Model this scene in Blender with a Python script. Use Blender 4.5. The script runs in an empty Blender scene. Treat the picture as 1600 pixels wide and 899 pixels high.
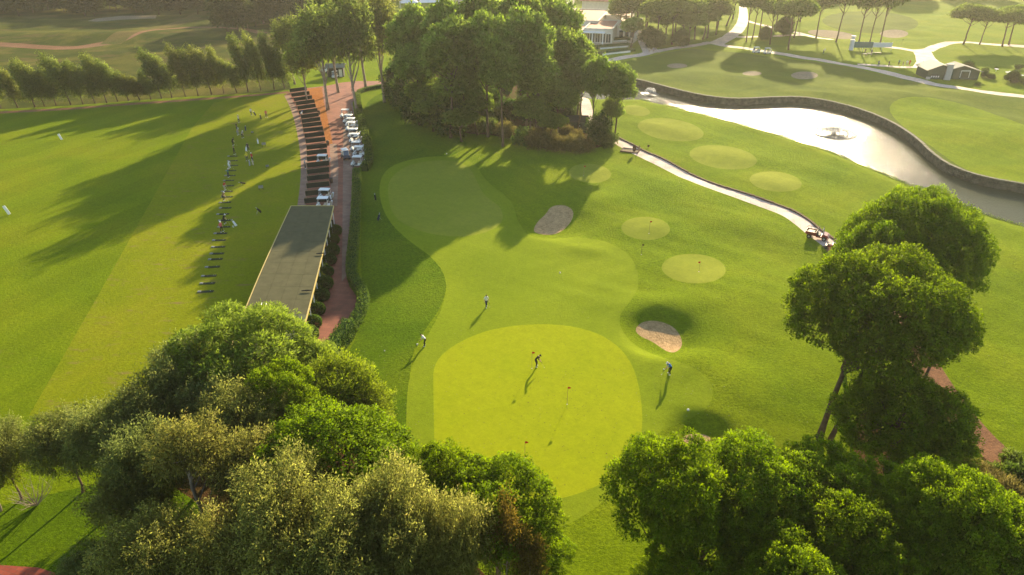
import bpy, bmesh, math, random
import numpy as np
from mathutils import Vector, Matrix, noise
from mathutils.geometry import delaunay_2d_cdt
R = math.radians
SC = bpy.context.scene
COL = SC.collection
# ------------------------------------------------------------------ camera, world, sun, exposure
CAM_H, PITCH, FPX = 42.0, R(29.0), 1067.0
cam_d = bpy.data.cameras.new('camera'); cam = bpy.data.objects.new('camera', cam_d); COL.objects.link(cam)
cam.location = (0, 0, CAM_H); cam.rotation_euler = (R(90) - PITCH, 0, 0)
cam_d.sensor_width = 36; cam_d.lens = 36 * FPX / 1600; cam_d.clip_start = 0.5; cam_d.clip_end = 8000
SC.camera = cam
SUN_EL, SUN_AZ = R(18.0), R(20.0)          # azimuth measured from +Y towards +X
w = bpy.data.worlds.new('World'); SC.world = w; w.use_nodes = True
nt = w.node_tree; bg = nt.nodes['Background']
sky = nt.nodes.new('ShaderNodeTexSky'); sky.sky_type = 'NISHITA'; sky.sun_disc = False
sky.sun_elevation = SUN_EL; sky.sun_rotation = SUN_AZ
sky.air_density = 1.2; sky.dust_density = 0.6; sky.ozone_density = 1.0
nt.links.new(sky.outputs[0], bg.inputs[0]); bg.inputs[1].default_value = 0.105
sd = bpy.data.lights.new('sun', 'SUN'); sun = bpy.data.objects.new('sun', sd); COL.objects.link(sun)
sd.energy = 5.0; sd.angle = R(0.55); sd.color = (1.0, 0.82, 0.53)
SUNV = Vector((math.sin(SUN_AZ) * math.cos(SUN_EL), math.cos(SUN_AZ) * math.cos(SUN_EL), math.sin(SUN_EL)))
sun.rotation_euler = SUNV.to_track_quat('Z', 'Y').to_euler()
SC.view_settings.view_transform = 'Standard'; SC.view_settings.look = 'None'
SC.view_settings.gamma = 1.0; SC.view_settings.exposure = 1.46
SC.render.engine = 'CYCLES'
SC.cycles.volume_bounces = 1; SC.cycles.max_bounces = 6; SC.cycles.transparent_max_bounces = 8

# ------------------------------------------------------------------ pixel (1600 x 899) -> world
CT, ST = math.cos(PITCH), math.sin(PITCH)
def ray(px, py):
    u = (px - 800) / FPX; t = (py - 449.5) / FPX
    return u, CT - ST * t, -(ST + CT * t)
def P(px, py, z=0.0):
    u, f, d = ray(px, py); k = (z - CAM_H) / d
    return (u * k, f * k, z)
def depth(px, py, z=0.0):
    x, y, _ = P(px, py, z); return y * CT + (CAM_H - z) * ST
# ------------------------------------------------------------------ terrain height
WATER_Z = -1.4
near_px = [(890, 150), (925, 157), (960, 158), (1000, 158), (1050, 169), (1120, 187), (1200, 209), (1300, 241), (1380, 275), (1450, 305), (1530, 336), (1600, 358), (1720, 392), (1900, 445)]
far_px = [(2000, 375), (1850, 350), (1700, 323), (1600, 302), (1530, 290), (1480, 272), (1450, 250), (1430, 228), (1390, 201), (1340, 180), (1290, 167), (1250, 161), (1200, 162), (1150, 165), (1100, 160), (1050, 148), (1000, 134), (960, 126), (900, 122)]
near_w = np.array([P(a, b, WATER_Z)[:2] for a, b in near_px]); far_w = np.array([P(a, b, WATER_Z)[:2] for a, b in far_px])
def dist_poly(x, y, pl):
    d = np.full(x.shape, 1e9)
    for (x0, y0), (x1, y1) in zip(pl[:-1], pl[1:]):
        vx, vy = x1 - x0, y1 - y0; L = vx * vx + vy * vy
        t = np.clip(((x - x0) * vx + (y - y0) * vy) / L, 0, 1)
        d = np.minimum(d, np.hypot(x - x0 - t * vx, y - y0 - t * vy))
    return d
BUMPS = []
def bump(px, py, sx, sy, amp, p=1.0, rot=0):
    x, y, _ = P(px, py); BUMPS.append((x, y, sx, sy, amp, p, R(rot)))
bump(1034, 524, 4.1, 4.3, -.85, 2.2); bump(1035, 478, 6, 2.6, .45); bump(1085, 560, 3.5, 3, .35)          # hollow of the near bunker
bump(866, 345, 5.2, 6.0, -.75, 2); bump(905, 306, 5, 3.2, .45); bump(915, 390, 4, 2, .25)
bump(1094, 684, 3.0, 3.0, -.65, 2.0); bump(1120, 640, 4, 3, .35); bump(1150, 600, 6, 4, .5)
bump(1046, 202, 10, 8, .5, 1.3, -25); bump(1128, 245, 9.0, 6.5, .55, 1.3, -15); bump(1210, 283, 6.5, 5, .45, 1.3, -12)
bump(992, 172, 6, 5, .3, 1.3); bump(1009, 357, 5.5, 5, .22, 1.2); bump(1084, 420, 5.5, 4.5, .2, 1.2); bump(925, 272, 5, 4, .2)
bump(1180, 480, 10, 8, .8); bump(1130, 350, 10, 5, .45); bump(1060, 300, 12, 6, .5); bump(1220, 400, 7, 9, -.4)
bump(960, 320, 7, 4, .5); bump(640, 200, 12, 14, .7); bump(600, 420, 6, 12, .5); bump(690, 440, 6, 7, -.3); bump(1250, 590, 6, 6, .4)
bump(1500, 400, 16, 12, .8); bump(1400, 150, 30, 9, .8); bump(1560, 210, 25, 12, .9); bump(1100, 120, 25, 8, .6); bump(1257, 119, 7, 7, -.6)
bump(1058, 103, 7, 7, -.5); bump(1175, 115, 7, 7, -.5); bump(60, 60, 30, 12, 1.4); bump(150, 63, 22, 10, 1.6); bump(300, 55, 30, 14, 1.5); bump(300, 25, 40, 14, 1.0)
bump(230, 88, 20, 8, .9); bump(1397, 55, 12, 10, -.6); bump(1300, 55, 16, 10, -.6)
def H(x, y):
    x = np.asarray(x, float); y = np.asarray(y, float)
    h = 0.10 * np.sin(x * .11 + 1.3) * np.cos(y * .09 + .4) + .05 * np.sin(x * .31 + y * .23)
    h = h + .16 * np.sin(x * .34 + 1.1 * np.sin(y * .21)) * np.sin(y * .29 + .7 * np.sin(x * .17 + 1)) + .05 * np.sin(x * .9 + np.sin(y * .5) * 2) * np.sin(y * .8 + 1)
    h = h * np.clip((x + 12) / 30, .12, 1) * (1 - .85 * np.exp(-((x - 2.5) / 12) ** 6 - ((y - 51) / 17) ** 6))
    for bx, by, sx, sy, a, p, r in BUMPS:
        dx, dy = x - bx, y - by; c, s = math.cos(r), math.sin(r)
        q = ((dx * c + dy * s) / sx) ** 2 + ((-dx * s + dy * c) / sy) ** 2
        h = h + a * np.exp(-q ** p)
    d = dist_poly(x, y, near_w); t = np.clip(1 - d / 5.0, 0, 1); t = t * t * (3 - 2 * t)
    h = h * (1 - t) + (-1.1) * t
    d = dist_poly(x, y, far_w); t = np.clip(1 - d / 6.0, 0, 1)
    return h * (1 - t) + (.25) * t
def h1(x, y): return float(H(np.array([x]), np.array([y]))[0])
def G(px, py, up=0.0):
    z = 0.0
    for _ in range(6):
        x, y, _z = P(px, py, z); z = h1(x, y)
    return (x, y, z + up)
# ------------------------------------------------------------------ object helpers
def tag(o, label=None, cat=None, group=None, kind=None):
    if label: o['label'] = label
    if cat: o['category'] = cat
    if group: o['group'] = group
    if kind: o['kind'] = kind
    return o
def link(name, data, parent=None, loc=None, rz=None):
    o = bpy.data.objects.new(name, data); COL.objects.link(o)
    if parent: o.parent = parent
    if loc: o.location = loc
    if rz is not None: o.rotation_euler = (0, 0, rz)
    return o
def empty(name, loc, rz=0, **k):
    o = link(name, None, None, loc, rz); o.empty_display_size = .3; return tag(o, **k)
def copy_tree(o, parent=None):
    c = o.copy(); COL.objects.link(c); c.parent = parent
    for ch in KIDS(o): copy_tree(ch, c)
    return c
def KIDS(o): return [c for c in COL.objects if c.parent == o]
def mesh_np(name, v, f, mats, fmat=None, smooth=False):
    """v (n,3), f (m,k) uniform faces"""
    me = bpy.data.meshes.new(name); v = np.asarray(v, np.float32); f = np.asarray(f, np.int32); k = f.shape[1]
    me.vertices.add(len(v)); me.vertices.foreach_set('co', v.ravel())
    me.loops.add(f.size); me.loops.foreach_set('vertex_index', f.ravel())
    me.polygons.add(len(f)); me.polygons.foreach_set('loop_start', np.arange(0, f.size, k, dtype=np.int32))
    if fmat is not None: me.polygons.foreach_set('material_index', np.asarray(fmat, np.int32))
    me.polygons.foreach_set('use_smooth', np.full(len(f), smooth))
    for m in (mats if isinstance(mats, (list, tuple)) else [mats]): me.materials.append(m)
    me.update(calc_edges=True); return me
class MB:
    """collects simple shapes into one mesh"""
    def __init__(s): s.v = []; s.f = []; s.m = []
    def add(s, v, f, m=0):
        n = len(s.v); s.v += [tuple(q) for q in v]; s.f += [tuple(i + n for i in q) for q in f]; s.m += [m] * len(f)
    def box(s, c, d, rz=0, m=0, taper=1.0, ry=0, rx=0):
        x, y, z = d[0] / 2, d[1] / 2, d[2] / 2
        v = [(-x, -y, -z), (x, -y, -z), (x, y, -z), (-x, y, -z)] + [(a * taper, b * taper, z) for a, b in ((-x, -y), (x, -y), (x, y), (-x, y))]
        M = Matrix.Translation(c) @ Matrix.Rotation(rz, 4, 'Z') @ Matrix.Rotation(ry, 4, 'Y') @ Matrix.Rotation(rx, 4, 'X')
        s.add([M @ Vector(q) for q in v], [(0, 3, 2, 1), (4, 5, 6, 7), (0, 1, 5, 4), (1, 2, 6, 5), (2, 3, 7, 6), (3, 0, 4, 7)], m)
    def tube(s, pts, rad, n=6, m=0, cap=True):
        pts = [Vector(p) for p in pts]; rings = []
        if not isinstance(rad, (list, tuple)): rad = [rad] * len(pts)
        v = []; f = []
        for i, p in enumerate(pts):
            d = (pts[min(i + 1, len(pts) - 1)] - pts[max(i - 1, 0)]).normalized()
            a = d.cross(Vector((.31, .95, .07))).normalized(); b = d.cross(a)
            for k in range(n):
                t = 2 * math.pi * k / n; v.append(p + (a * math.cos(t) + b * math.sin(t)) * rad[i])
        for i in range(len(pts) - 1):
            for k in range(n):
                f.append((i * n + k, i * n + (k + 1) % n, (i + 1) * n + (k + 1) % n, (i + 1) * n + k))
        if cap: f.append(tuple(range(n))[::-1]); f.append(tuple(range((len(pts) - 1) * n, len(pts) * n)))
        s.add(v, f, m)
    def ball(s, c, r, nu=8, nv=5, m=0):
        v = [(0, 0, 1)]; f = []
        for i in range(1, nv):
            a = math.pi * i / nv
            for k in range(nu): v.append((math.sin(a) * math.cos(2 * math.pi * k / nu), math.sin(a) * math.sin(2 * math.pi * k / nu), math.cos(a)))
        v.append((0, 0, -1)); L = len(v) - 1
        for k in range(nu):
            f.append((0, 1 + k, 1 + (k + 1) % nu)); f.append((L, L - nu + (k + 1) % nu, L - nu + k))
        for i in range(nv - 2):
            for k in range(nu):
                a = 1 + i * nu + k; b = 1 + i * nu + (k + 1) % nu; f.append((a, a + nu, b + nu, b))
        rr = r if isinstance(r, (tuple, list)) else (r, r, r)
        s.add([(c[0] + q[0] * rr[0], c[1] + q[1] * rr[1], c[2] + q[2] * rr[2]) for q in v], f, m)
    def prism(s, pts, y0, y1, m=0):
        """polygon in xz extruded along y"""
        n = len(pts); v = [(x, y0, z) for x, z in pts] + [(x, y1, z) for x, z in pts]
        s.add(v, [tuple(range(n)), tuple(range(2 * n - 1, n - 1, -1))] + [(i, i + n, (i + 1) % n + n, (i + 1) % n) for i in range(n)], m)
    def slab(s, pts, z0, z1, m=0):
        n = len(pts); v = [(x, y, z0) for x, y in pts] + [(x, y, z1) for x, y in pts]
        s.add(v, [tuple(range(n))[::-1], tuple(range(n, 2 * n))] + [(i, (i + 1) % n, (i + 1) % n + n, i + n) for i in range(n)], m)
    def mesh(s, name, mats, smooth=False, bevel=0):
        me = bpy.data.meshes.new(name); me.from_pydata(s.v, [], s.f)
        for m in (mats if isinstance(mats, (list, tuple)) else [mats]): me.materials.append(m)
        me.polygons.foreach_set('material_index', s.m)
        bm = bmesh.new(); bm.from_mesh(me); bmesh.ops.recalc_face_normals(bm, faces=bm.faces)
        if bevel: bmesh.ops.bevel(bm, geom=list(bm.edges), offset=bevel, segments=1, affect='EDGES')
        bm.to_mesh(me); bm.free()
        if smooth: me.polygons.foreach_set('use_smooth', [True] * len(me.polygons))
        me.update(); return me
    def build(s, name, mats, parent=None, loc=None, rz=None, smooth=False, bevel=0):
        return link(name, s.mesh(name, mats, smooth, bevel), parent, loc, rz)
# ------------------------------------------------------------------ materials
def newmat(name):
    m = bpy.data.materials.new(name); m.use_nodes = True; t = m.node_tree
    return m, t, t.nodes, t.links, t.nodes['Principled BSDF']
def noise_n(t, scale, detail=3, rough=.6, coord=None, dist=0):
    n = t.nodes.new('ShaderNodeTexNoise'); n.inputs['Scale'].default_value = scale; n.inputs['Detail'].default_value = detail
    n.inputs['Roughness'].default_value = rough; n.inputs['Distortion'].default_value = dist
    if coord: t.links.new(coord, n.inputs['Vector'])
    return n
def ramp(t, src, stops):
    r = t.nodes.new('ShaderNodeValToRGB'); e = r.color_ramp.elements
    while len(e) < len(stops): e.new(.5)
    for k, (p, c) in enumerate(stops): e[k].position = p; e[k].color = (*c, 1) if len(c) == 3 else c
    t.links.new(src, r.inputs[0]); return r
def mix(t, fac, a, b, mode='MIX'):
    m = t.nodes.new('ShaderNodeMix'); m.data_type = 'RGBA'; m.blend_type = mode
    for sock, val in ((m.inputs[0], fac), (m.inputs[6], a), (m.inputs[7], b)):
        if hasattr(val, 'links'): t.links.new(val, sock)
        elif isinstance(val, (int, float)): sock.default_value = val
        else: sock.default_value = (*val, 1)
    return m.outputs[2]
def geo_pos(t):
    g = t.nodes.new('ShaderNodeNewGeometry'); return g.outputs['Position']
def mapv(t, src, scale=(1, 1, 1), rot=0):
    m = t.nodes.new('ShaderNodeMapping'); m.inputs['Scale'].default_value = scale; m.inputs['Rotation'].default_value = (0, 0, rot)
    t.links.new(src, m.inputs['Vector']); return m.outputs[0]
def addbump(t, bsdf, h, strength, dist):
    b = t.nodes.new('ShaderNodeBump'); b.inputs['Strength'].default_value = strength; b.inputs['Distance'].default_value = dist
    t.links.new(h, b.inputs['Height']); t.links.new(b.outputs[0], bsdf.inputs['Normal'])
def grass_mat(name, a, b, c, fine=1.0, bumpd=.06, stripe=None, wear=None, spec=.15):
    """a dark, b mid, c light"""
    m, t, N, L, bs = newmat(name); pos = geo_pos(t)
    big = noise_n(t, .07, 4, .55, pos, .6); mid = noise_n(t, .9, 5, .7, mapv(t, pos, (1, 1, 1), .5)); fn = noise_n(t, 9, 3, .8, pos)
    col = ramp(t, big.outputs[0], [(.32, a), (.5, b), (.68, c)]).outputs[0]
    col = mix(t, 1.0, col, ramp(t, mid.outputs[0], [(.3, (.90, .90, .88)), (.7, (1.08, 1.07, 1.05))]).outputs[0], 'MULTIPLY')
    md2 = noise_n(t, 2.6, 4, .75, mapv(t, pos, (1, 1.3, 1), .9)); k2 = .22 * fine
    col = mix(t, 1.0, col, ramp(t, md2.outputs[0], [(.35, (1 - k2,) * 3), (.65, (1 + k2, 1 + k2 * .8, 1))]).outputs[0], 'MULTIPLY')
    k = .28 * fine
    col = mix(t, 1.0, col, ramp(t, fn.outputs[0], [(.3, (1 - k,) * 3), (.7, (1 + k,) * 3)]).outputs[0], 'MULTIPLY')
    if stripe:
        rot, width, amt = stripe
        wv = t.nodes.new('ShaderNodeTexWave'); wv.wave_profile = 'SIN'; wv.inputs['Scale'].default_value = .314 / width; wv.inputs['Distortion'].default_value = .25; wv.inputs['Detail Scale'].default_value = .3
        t.links.new(mapv(t, pos, (1, 1, 1), rot), wv.inputs['Vector'])
        col = mix(t, 1.0, col, ramp(t, wv.outputs[1], [(.42, (1 - amt,) * 3), (.58, (1 + amt,) * 3)]).outputs[0], 'MULTIPLY')
    if wear:
        wcol, lo, hi, sc = wear
        wn = noise_n(t, sc[0], 5, .7, mapv(t, pos, sc[1]))
        f = ramp(t, wn.outputs[0], [(lo, (0, 0, 0)), (hi, (1, 1, 1))]).outputs[0]
        col = mix(t, f, col, wcol)
    L.new(col, bs.inputs['Base Color']); bs.inputs['Roughness'].default_value = 1; bs.inputs['Specular IOR Level'].default_value = .02
    bs.inputs['Sheen Weight'].default_value = .0
    bn = noise_n(t, 3.2, 6, .8, pos)
    addbump(t, bs, bn.outputs[0], 1, bumpd * 5); return m
def plain(name, c, rough=.6, metal=0, var=.12, scale=4, spec=.4, bumpd=0):
    m, t, N, L, bs = newmat(name); tc = N.new('ShaderNodeTexCoord')
    n = noise_n(t, scale, 4, .65, tc.outputs['Object'])
    col = mix(t, 1.0, c, ramp(t, n.outputs[0], [(.3, (1 - var,) * 3), (.7, (1 + var,) * 3)]).outputs[0], 'MULTIPLY')
    L.new(col, bs.inputs['Base Color']); bs.inputs['Roughness'].default_value = rough; bs.inputs['Metallic'].default_value = metal
    bs.inputs['Specular IOR Level'].default_value = spec
    if bumpd: addbump(t, bs, n.outputs[0], .8, bumpd)
    return m
def leaf_mat(name, dark, light, trans=.35, hue=.12, dead=None):
    m, t, N, L, bs = newmat(name)
    at = N.new('ShaderNodeAttribute'); at.attribute_name = 'tint'; oi = N.new('ShaderNodeObjectInfo')
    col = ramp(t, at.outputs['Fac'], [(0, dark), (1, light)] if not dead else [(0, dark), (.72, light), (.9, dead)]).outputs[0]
    hs = N.new('ShaderNodeHueSaturation'); L.new(col, hs.inputs['Color'])
    mr = N.new('ShaderNodeMapRange'); mr.inputs[3].default_value = 1 - hue * 2; mr.inputs[4].default_value = 1 + hue * 2
    L.new(oi.outputs['Random'], mr.inputs[0]); L.new(mr.outputs[0], hs.inputs['Value'])
    mh = N.new('ShaderNodeMapRange'); mh.inputs[3].default_value = .5 - hue * .12; mh.inputs[4].default_value = .5 + hue * .12
    mm = N.new('ShaderNodeMath'); mm.operation = 'FRACT'; m2 = N.new('ShaderNodeMath'); m2.operation = 'MULTIPLY'; m2.inputs[1].default_value = 7.3
    L.new(oi.outputs['Random'], m2.inputs[0]); L.new(m2.outputs[0], mm.inputs[0]); L.new(mm.outputs[0], mh.inputs[0]); L.new(mh.outputs[0], hs.inputs['Hue'])
    L.new(hs.outputs[0], bs.inputs['Base Color']); bs.inputs['Roughness'].default_value = .7; bs.inputs['Specular IOR Level'].default_value = .05
    tr = N.new('ShaderNodeBsdfTranslucent'); hs2 = N.new('ShaderNodeHueSaturation'); hs2.inputs['Value'].default_value = 1.5; hs2.inputs['Saturation'].default_value = 1.1
    L.new(hs.outputs[0], hs2.inputs['Color']); L.new(hs2.outputs[0], tr.inputs['Color'])
    ms = N.new('ShaderNodeMixShader'); ms.inputs[0].default_value = trans; L.new(bs.outputs[0], ms.inputs[1]); L.new(tr.outputs[0], ms.inputs[2])
    L.new(ms.outputs[0], N['Material Output'].inputs[0]); return m

M = {}
M['green'] = grass_mat('putting green turf', (.245, .29, .006), (.265, .30, .007), (.285, .315, .008), .35, .004)
M['green_small'] = grass_mat('small green turf', (.20, .235, .022), (.22, .25, .025), (.24, .265, .03), .4, .004)
M['collar'] = grass_mat('collar turf', (.165, .222, .008), (.18, .235, .009), (.195, .245, .010), .5, .012)
M['fairway'] = grass_mat('fairway turf', (.125, .195, .003), (.155, .22, .004), (.185, .235, .006), 1.1, .045, (-.5, 3.2, .025))
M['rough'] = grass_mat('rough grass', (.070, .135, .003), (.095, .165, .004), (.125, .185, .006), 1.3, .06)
M['range'] = grass_mat('range grass', (.115, .17, .003), (.14, .19, .004), (.17, .20, .006), .9, .03, (.35, 9, .045), ((.16, .14, .03), .62, .85, (.12, (1, 1, 1))))
M['tee'] = grass_mat('tee line grass', (.16, .195, .005), (.185, .21, .006), (.21, .215, .010), .8, .02, None, ((.21, .15, .05), .56, .72, (.55, (.6, 1.6, 1))))
M['far_rough'] = grass_mat('dry field grass', (.045, .065, .012), (.075, .09, .016), (.15, .14, .03), 1.2, .1, None, ((.14, .10, .04), .52, .68, (.06, (1, 2.2, 1))))
M['far_fairway'] = grass_mat('haze dimmed far turf', (.075, .115, .010), (.10, .14, .012), (.13, .165, .016), .8, .03)  # darker and greyer than near fairway: distant haze and shade put into the colour
M['bare'] = grass_mat('pine litter soil', (.075, .045, .020), (.12, .068, .034), (.09, .10, .02), 1.6, .12)
M['dry'] = grass_mat('dry scrub soil', (.12, .10, .04), (.16, .13, .05), (.10, .12, .03), 1.5, .12)
def sandmat(name, c):
    m, t, N, L, bs = newmat(name); pos = geo_pos(t)
    n = noise_n(t, 1.6, 7, .75, pos, 1.2); n2 = noise_n(t, 6, 4, .7, mapv(t, pos, (1, .3, 1), .6))
    col = mix(t, 1.0, c, ramp(t, n.outputs[0], [(.35, (.62, .58, .52)), (.62, (1.2, 1.18, 1.15))]).outputs[0], 'MULTIPLY')
    L.new(col, bs.inputs['Base Color']); bs.inputs['Roughness'].default_value = 1; bs.inputs['Specular IOR Level'].default_value = .05
    addbump(t, bs, mix(t, .5, n.outputs[0], n2.outputs[0]), 1, .22); return m
M['sand'] = sandmat('bunker sand', (.46, .31, .16)); M['sand_pale'] = sandmat('pale sand', (.27, .22, .15))
def pavemat(name, a, b, bs_=(.35, .18), rot=0, joint=(.12, .06, .04), rough=.75, gloss=.3, edge=None):
    m, t, N, L, bs = newmat(name); pos = geo_pos(t)
    br = t.nodes.new('ShaderNodeTexBrick'); br.inputs['Scale'].default_value = 1; br.inputs['Brick Width'].default_value = bs_[0]; br.inputs['Row Height'].default_value = bs_[1]
    br.inputs['Mortar Size'].default_value = .012; br.inputs['Color1'].default_value = (*a, 1); br.inputs['Color2'].default_value = (*b, 1); br.inputs['Mortar'].default_value = (*joint, 1); br.inputs['Bias'].default_value = .1
    t.links.new(mapv(t, pos, (1, 1, 1), rot), br.inputs['Vector'])
    n = noise_n(t, .35, 6, .7, pos, .4)
    col = mix(t, 1.0, br.outputs[0], ramp(t, n.outputs[0], [(.3, (.68, .66, .64)), (.7, (1.25, 1.2, 1.18))]).outputs[0], 'MULTIPLY')
    L.new(col, bs.inputs['Base Color']); bs.inputs['Roughness'].default_value = rough; bs.inputs['Specular IOR Level'].default_value = gloss
    addbump(t, bs, br.outputs[1], -.4, .01); return m
M['brick_pave'] = pavemat('red brick paving', (.21, .065, .035), (.28, .095, .052), (1.1, .55), .2)
M['orange_soil'] = grass_mat('orange clay soil', (.33, .12, .035), (.38, .15, .05), (.30, .13, .06), 1, .05)
M['pink_pave'] = pavemat('worn pink paving', (.27, .17, .115), (.22, .12, .08), (1.2, .6), .1, (.2, .12, .09))
M['path'] = pavemat('pale concrete path', (.68, .54, .45), (.60, .47, .39), (1.6, 1.6), .3, (.2, .14, .10), .85, .15)
M['dirt'] = grass_mat('red dirt path', (.20, .105, .065), (.25, .135, .085), (.23, .14, .085), 1, .04)
M['clay'] = pavemat('dark red tile paving', (.22, .04, .02), (.28, .06, .03), (.6, .3), .3)
M['bark'] = plain('bark', (.12, .075, .05), .9, 0, .45, 3, .2, .05); M['bark_pale'] = plain('pale bark', (.28, .22, .17), .85, 0, .35, 2, .2, .03)
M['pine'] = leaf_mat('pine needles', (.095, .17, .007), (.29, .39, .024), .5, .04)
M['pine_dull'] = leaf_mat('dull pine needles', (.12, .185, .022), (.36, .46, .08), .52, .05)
M['pine_far_mat'] = leaf_mat('bright far pine needles', (.14, .215, .028), (.38, .50, .10), .6, .05)  # brighter, more translucent needle colour for the dense far crowns
M['olive'] = leaf_mat('eucalyptus leaves', (.15, .16, .035), (.34, .35, .09), .55, .06, (.36, .31, .10))
M['olive_dark'] = leaf_mat('dark olive leaves', (.11, .135, .035), (.29, .33, .10), .55, .07)
M['yellowish'] = leaf_mat('yellow green leaves', (.11, .15, .012), (.34, .40, .05), .5, .06)
M['autumn'] = leaf_mat('autumn leaves', (.10, .08, .015), (.28, .21, .045), .5, .08)
M['poplar'] = leaf_mat('wind blown leaves', (.085, .115, .02), (.30, .35, .08), .5, .14)
M['wood'] = leaf_mat('far wood leaves', (.03, .045, .012), (.10, .12, .035), .35, .14)
M['hedge'] = leaf_mat('hedge leaves', (.06, .11, .015), (.20, .28, .05), .35, .1)
M['bushy'] = leaf_mat('dark bush leaves', (.03, .075, .01), (.12, .20, .03), .35, .1)
M['reed'] = leaf_mat('dry reed leaves', (.09, .09, .02), (.30, .25, .08), .4, .1)
# ------------------------------------------------------------------ ground regions, one shared triangulation
def smooth_poly(pts, it=2, closed=True):
    for _ in range(it):
        o = []; n = len(pts)
        for i in range(n if closed else n - 1):
            a, b = pts[i], pts[(i + 1) % n]
            o += [(a[0] * .75 + b[0] * .25, a[1] * .75 + b[1] * .25), (a[0] * .25 + b[0] * .75, a[1] * .25 + b[1] * .75)]
        if not closed: o = [pts[0]] + o + [pts[-1]]
        pts = o
    return pts
def ell(px, py, rx, ry, rot=0, n=36):
    r = R(rot); return [(px + rx * math.cos(a) * math.cos(r) - ry * math.sin(a) * math.sin(r), py + rx * math.cos(a) * math.sin(r) + ry * math.sin(a) * math.cos(r)) for a in [2 * math.pi * k / n for k in range(n)]]
def wpoly(pts, sm=0): return [G(a, b)[:2] for a, b in (smooth_poly(pts, sm) if sm else pts)]
def strip(pts, width, sm=2):
    """polyline in pixels -> world ribbon polygon"""
    p = [G(a, b)[:2] for a, b in pts]; p = smooth_poly(p, sm, False); L_, R_ = [], []
    for i, q in enumerate(p):
        a = p[max(i - 1, 0)]; b = p[min(i + 1, len(p) - 1)]; dx, dy = b[0] - a[0], b[1] - a[1]; l = math.hypot(dx, dy) or 1
        wd = width if not callable(width) else width(i / (len(p) - 1))
        L_.append((q[0] - dy / l * wd / 2, q[1] + dx / l * wd / 2)); R_.append((q[0] + dy / l * wd / 2, q[1] - dx / l * wd / 2))
    return L_ + R_[::-1]
pond_w = [tuple(q) for q in near_w] + [tuple(q) for q in far_w]
pathpts = [(893, 118), (903, 140), (915, 160), (919, 182), (924, 200), (945, 211), (985, 232), (1040, 258), (1090, 284), (1150, 305), (1210, 324), (1243, 340), (1268, 361), (1300, 384), (1345, 425), (1410, 510), (1465, 600), (1512, 668), (1566, 718), (1640, 790)]
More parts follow.
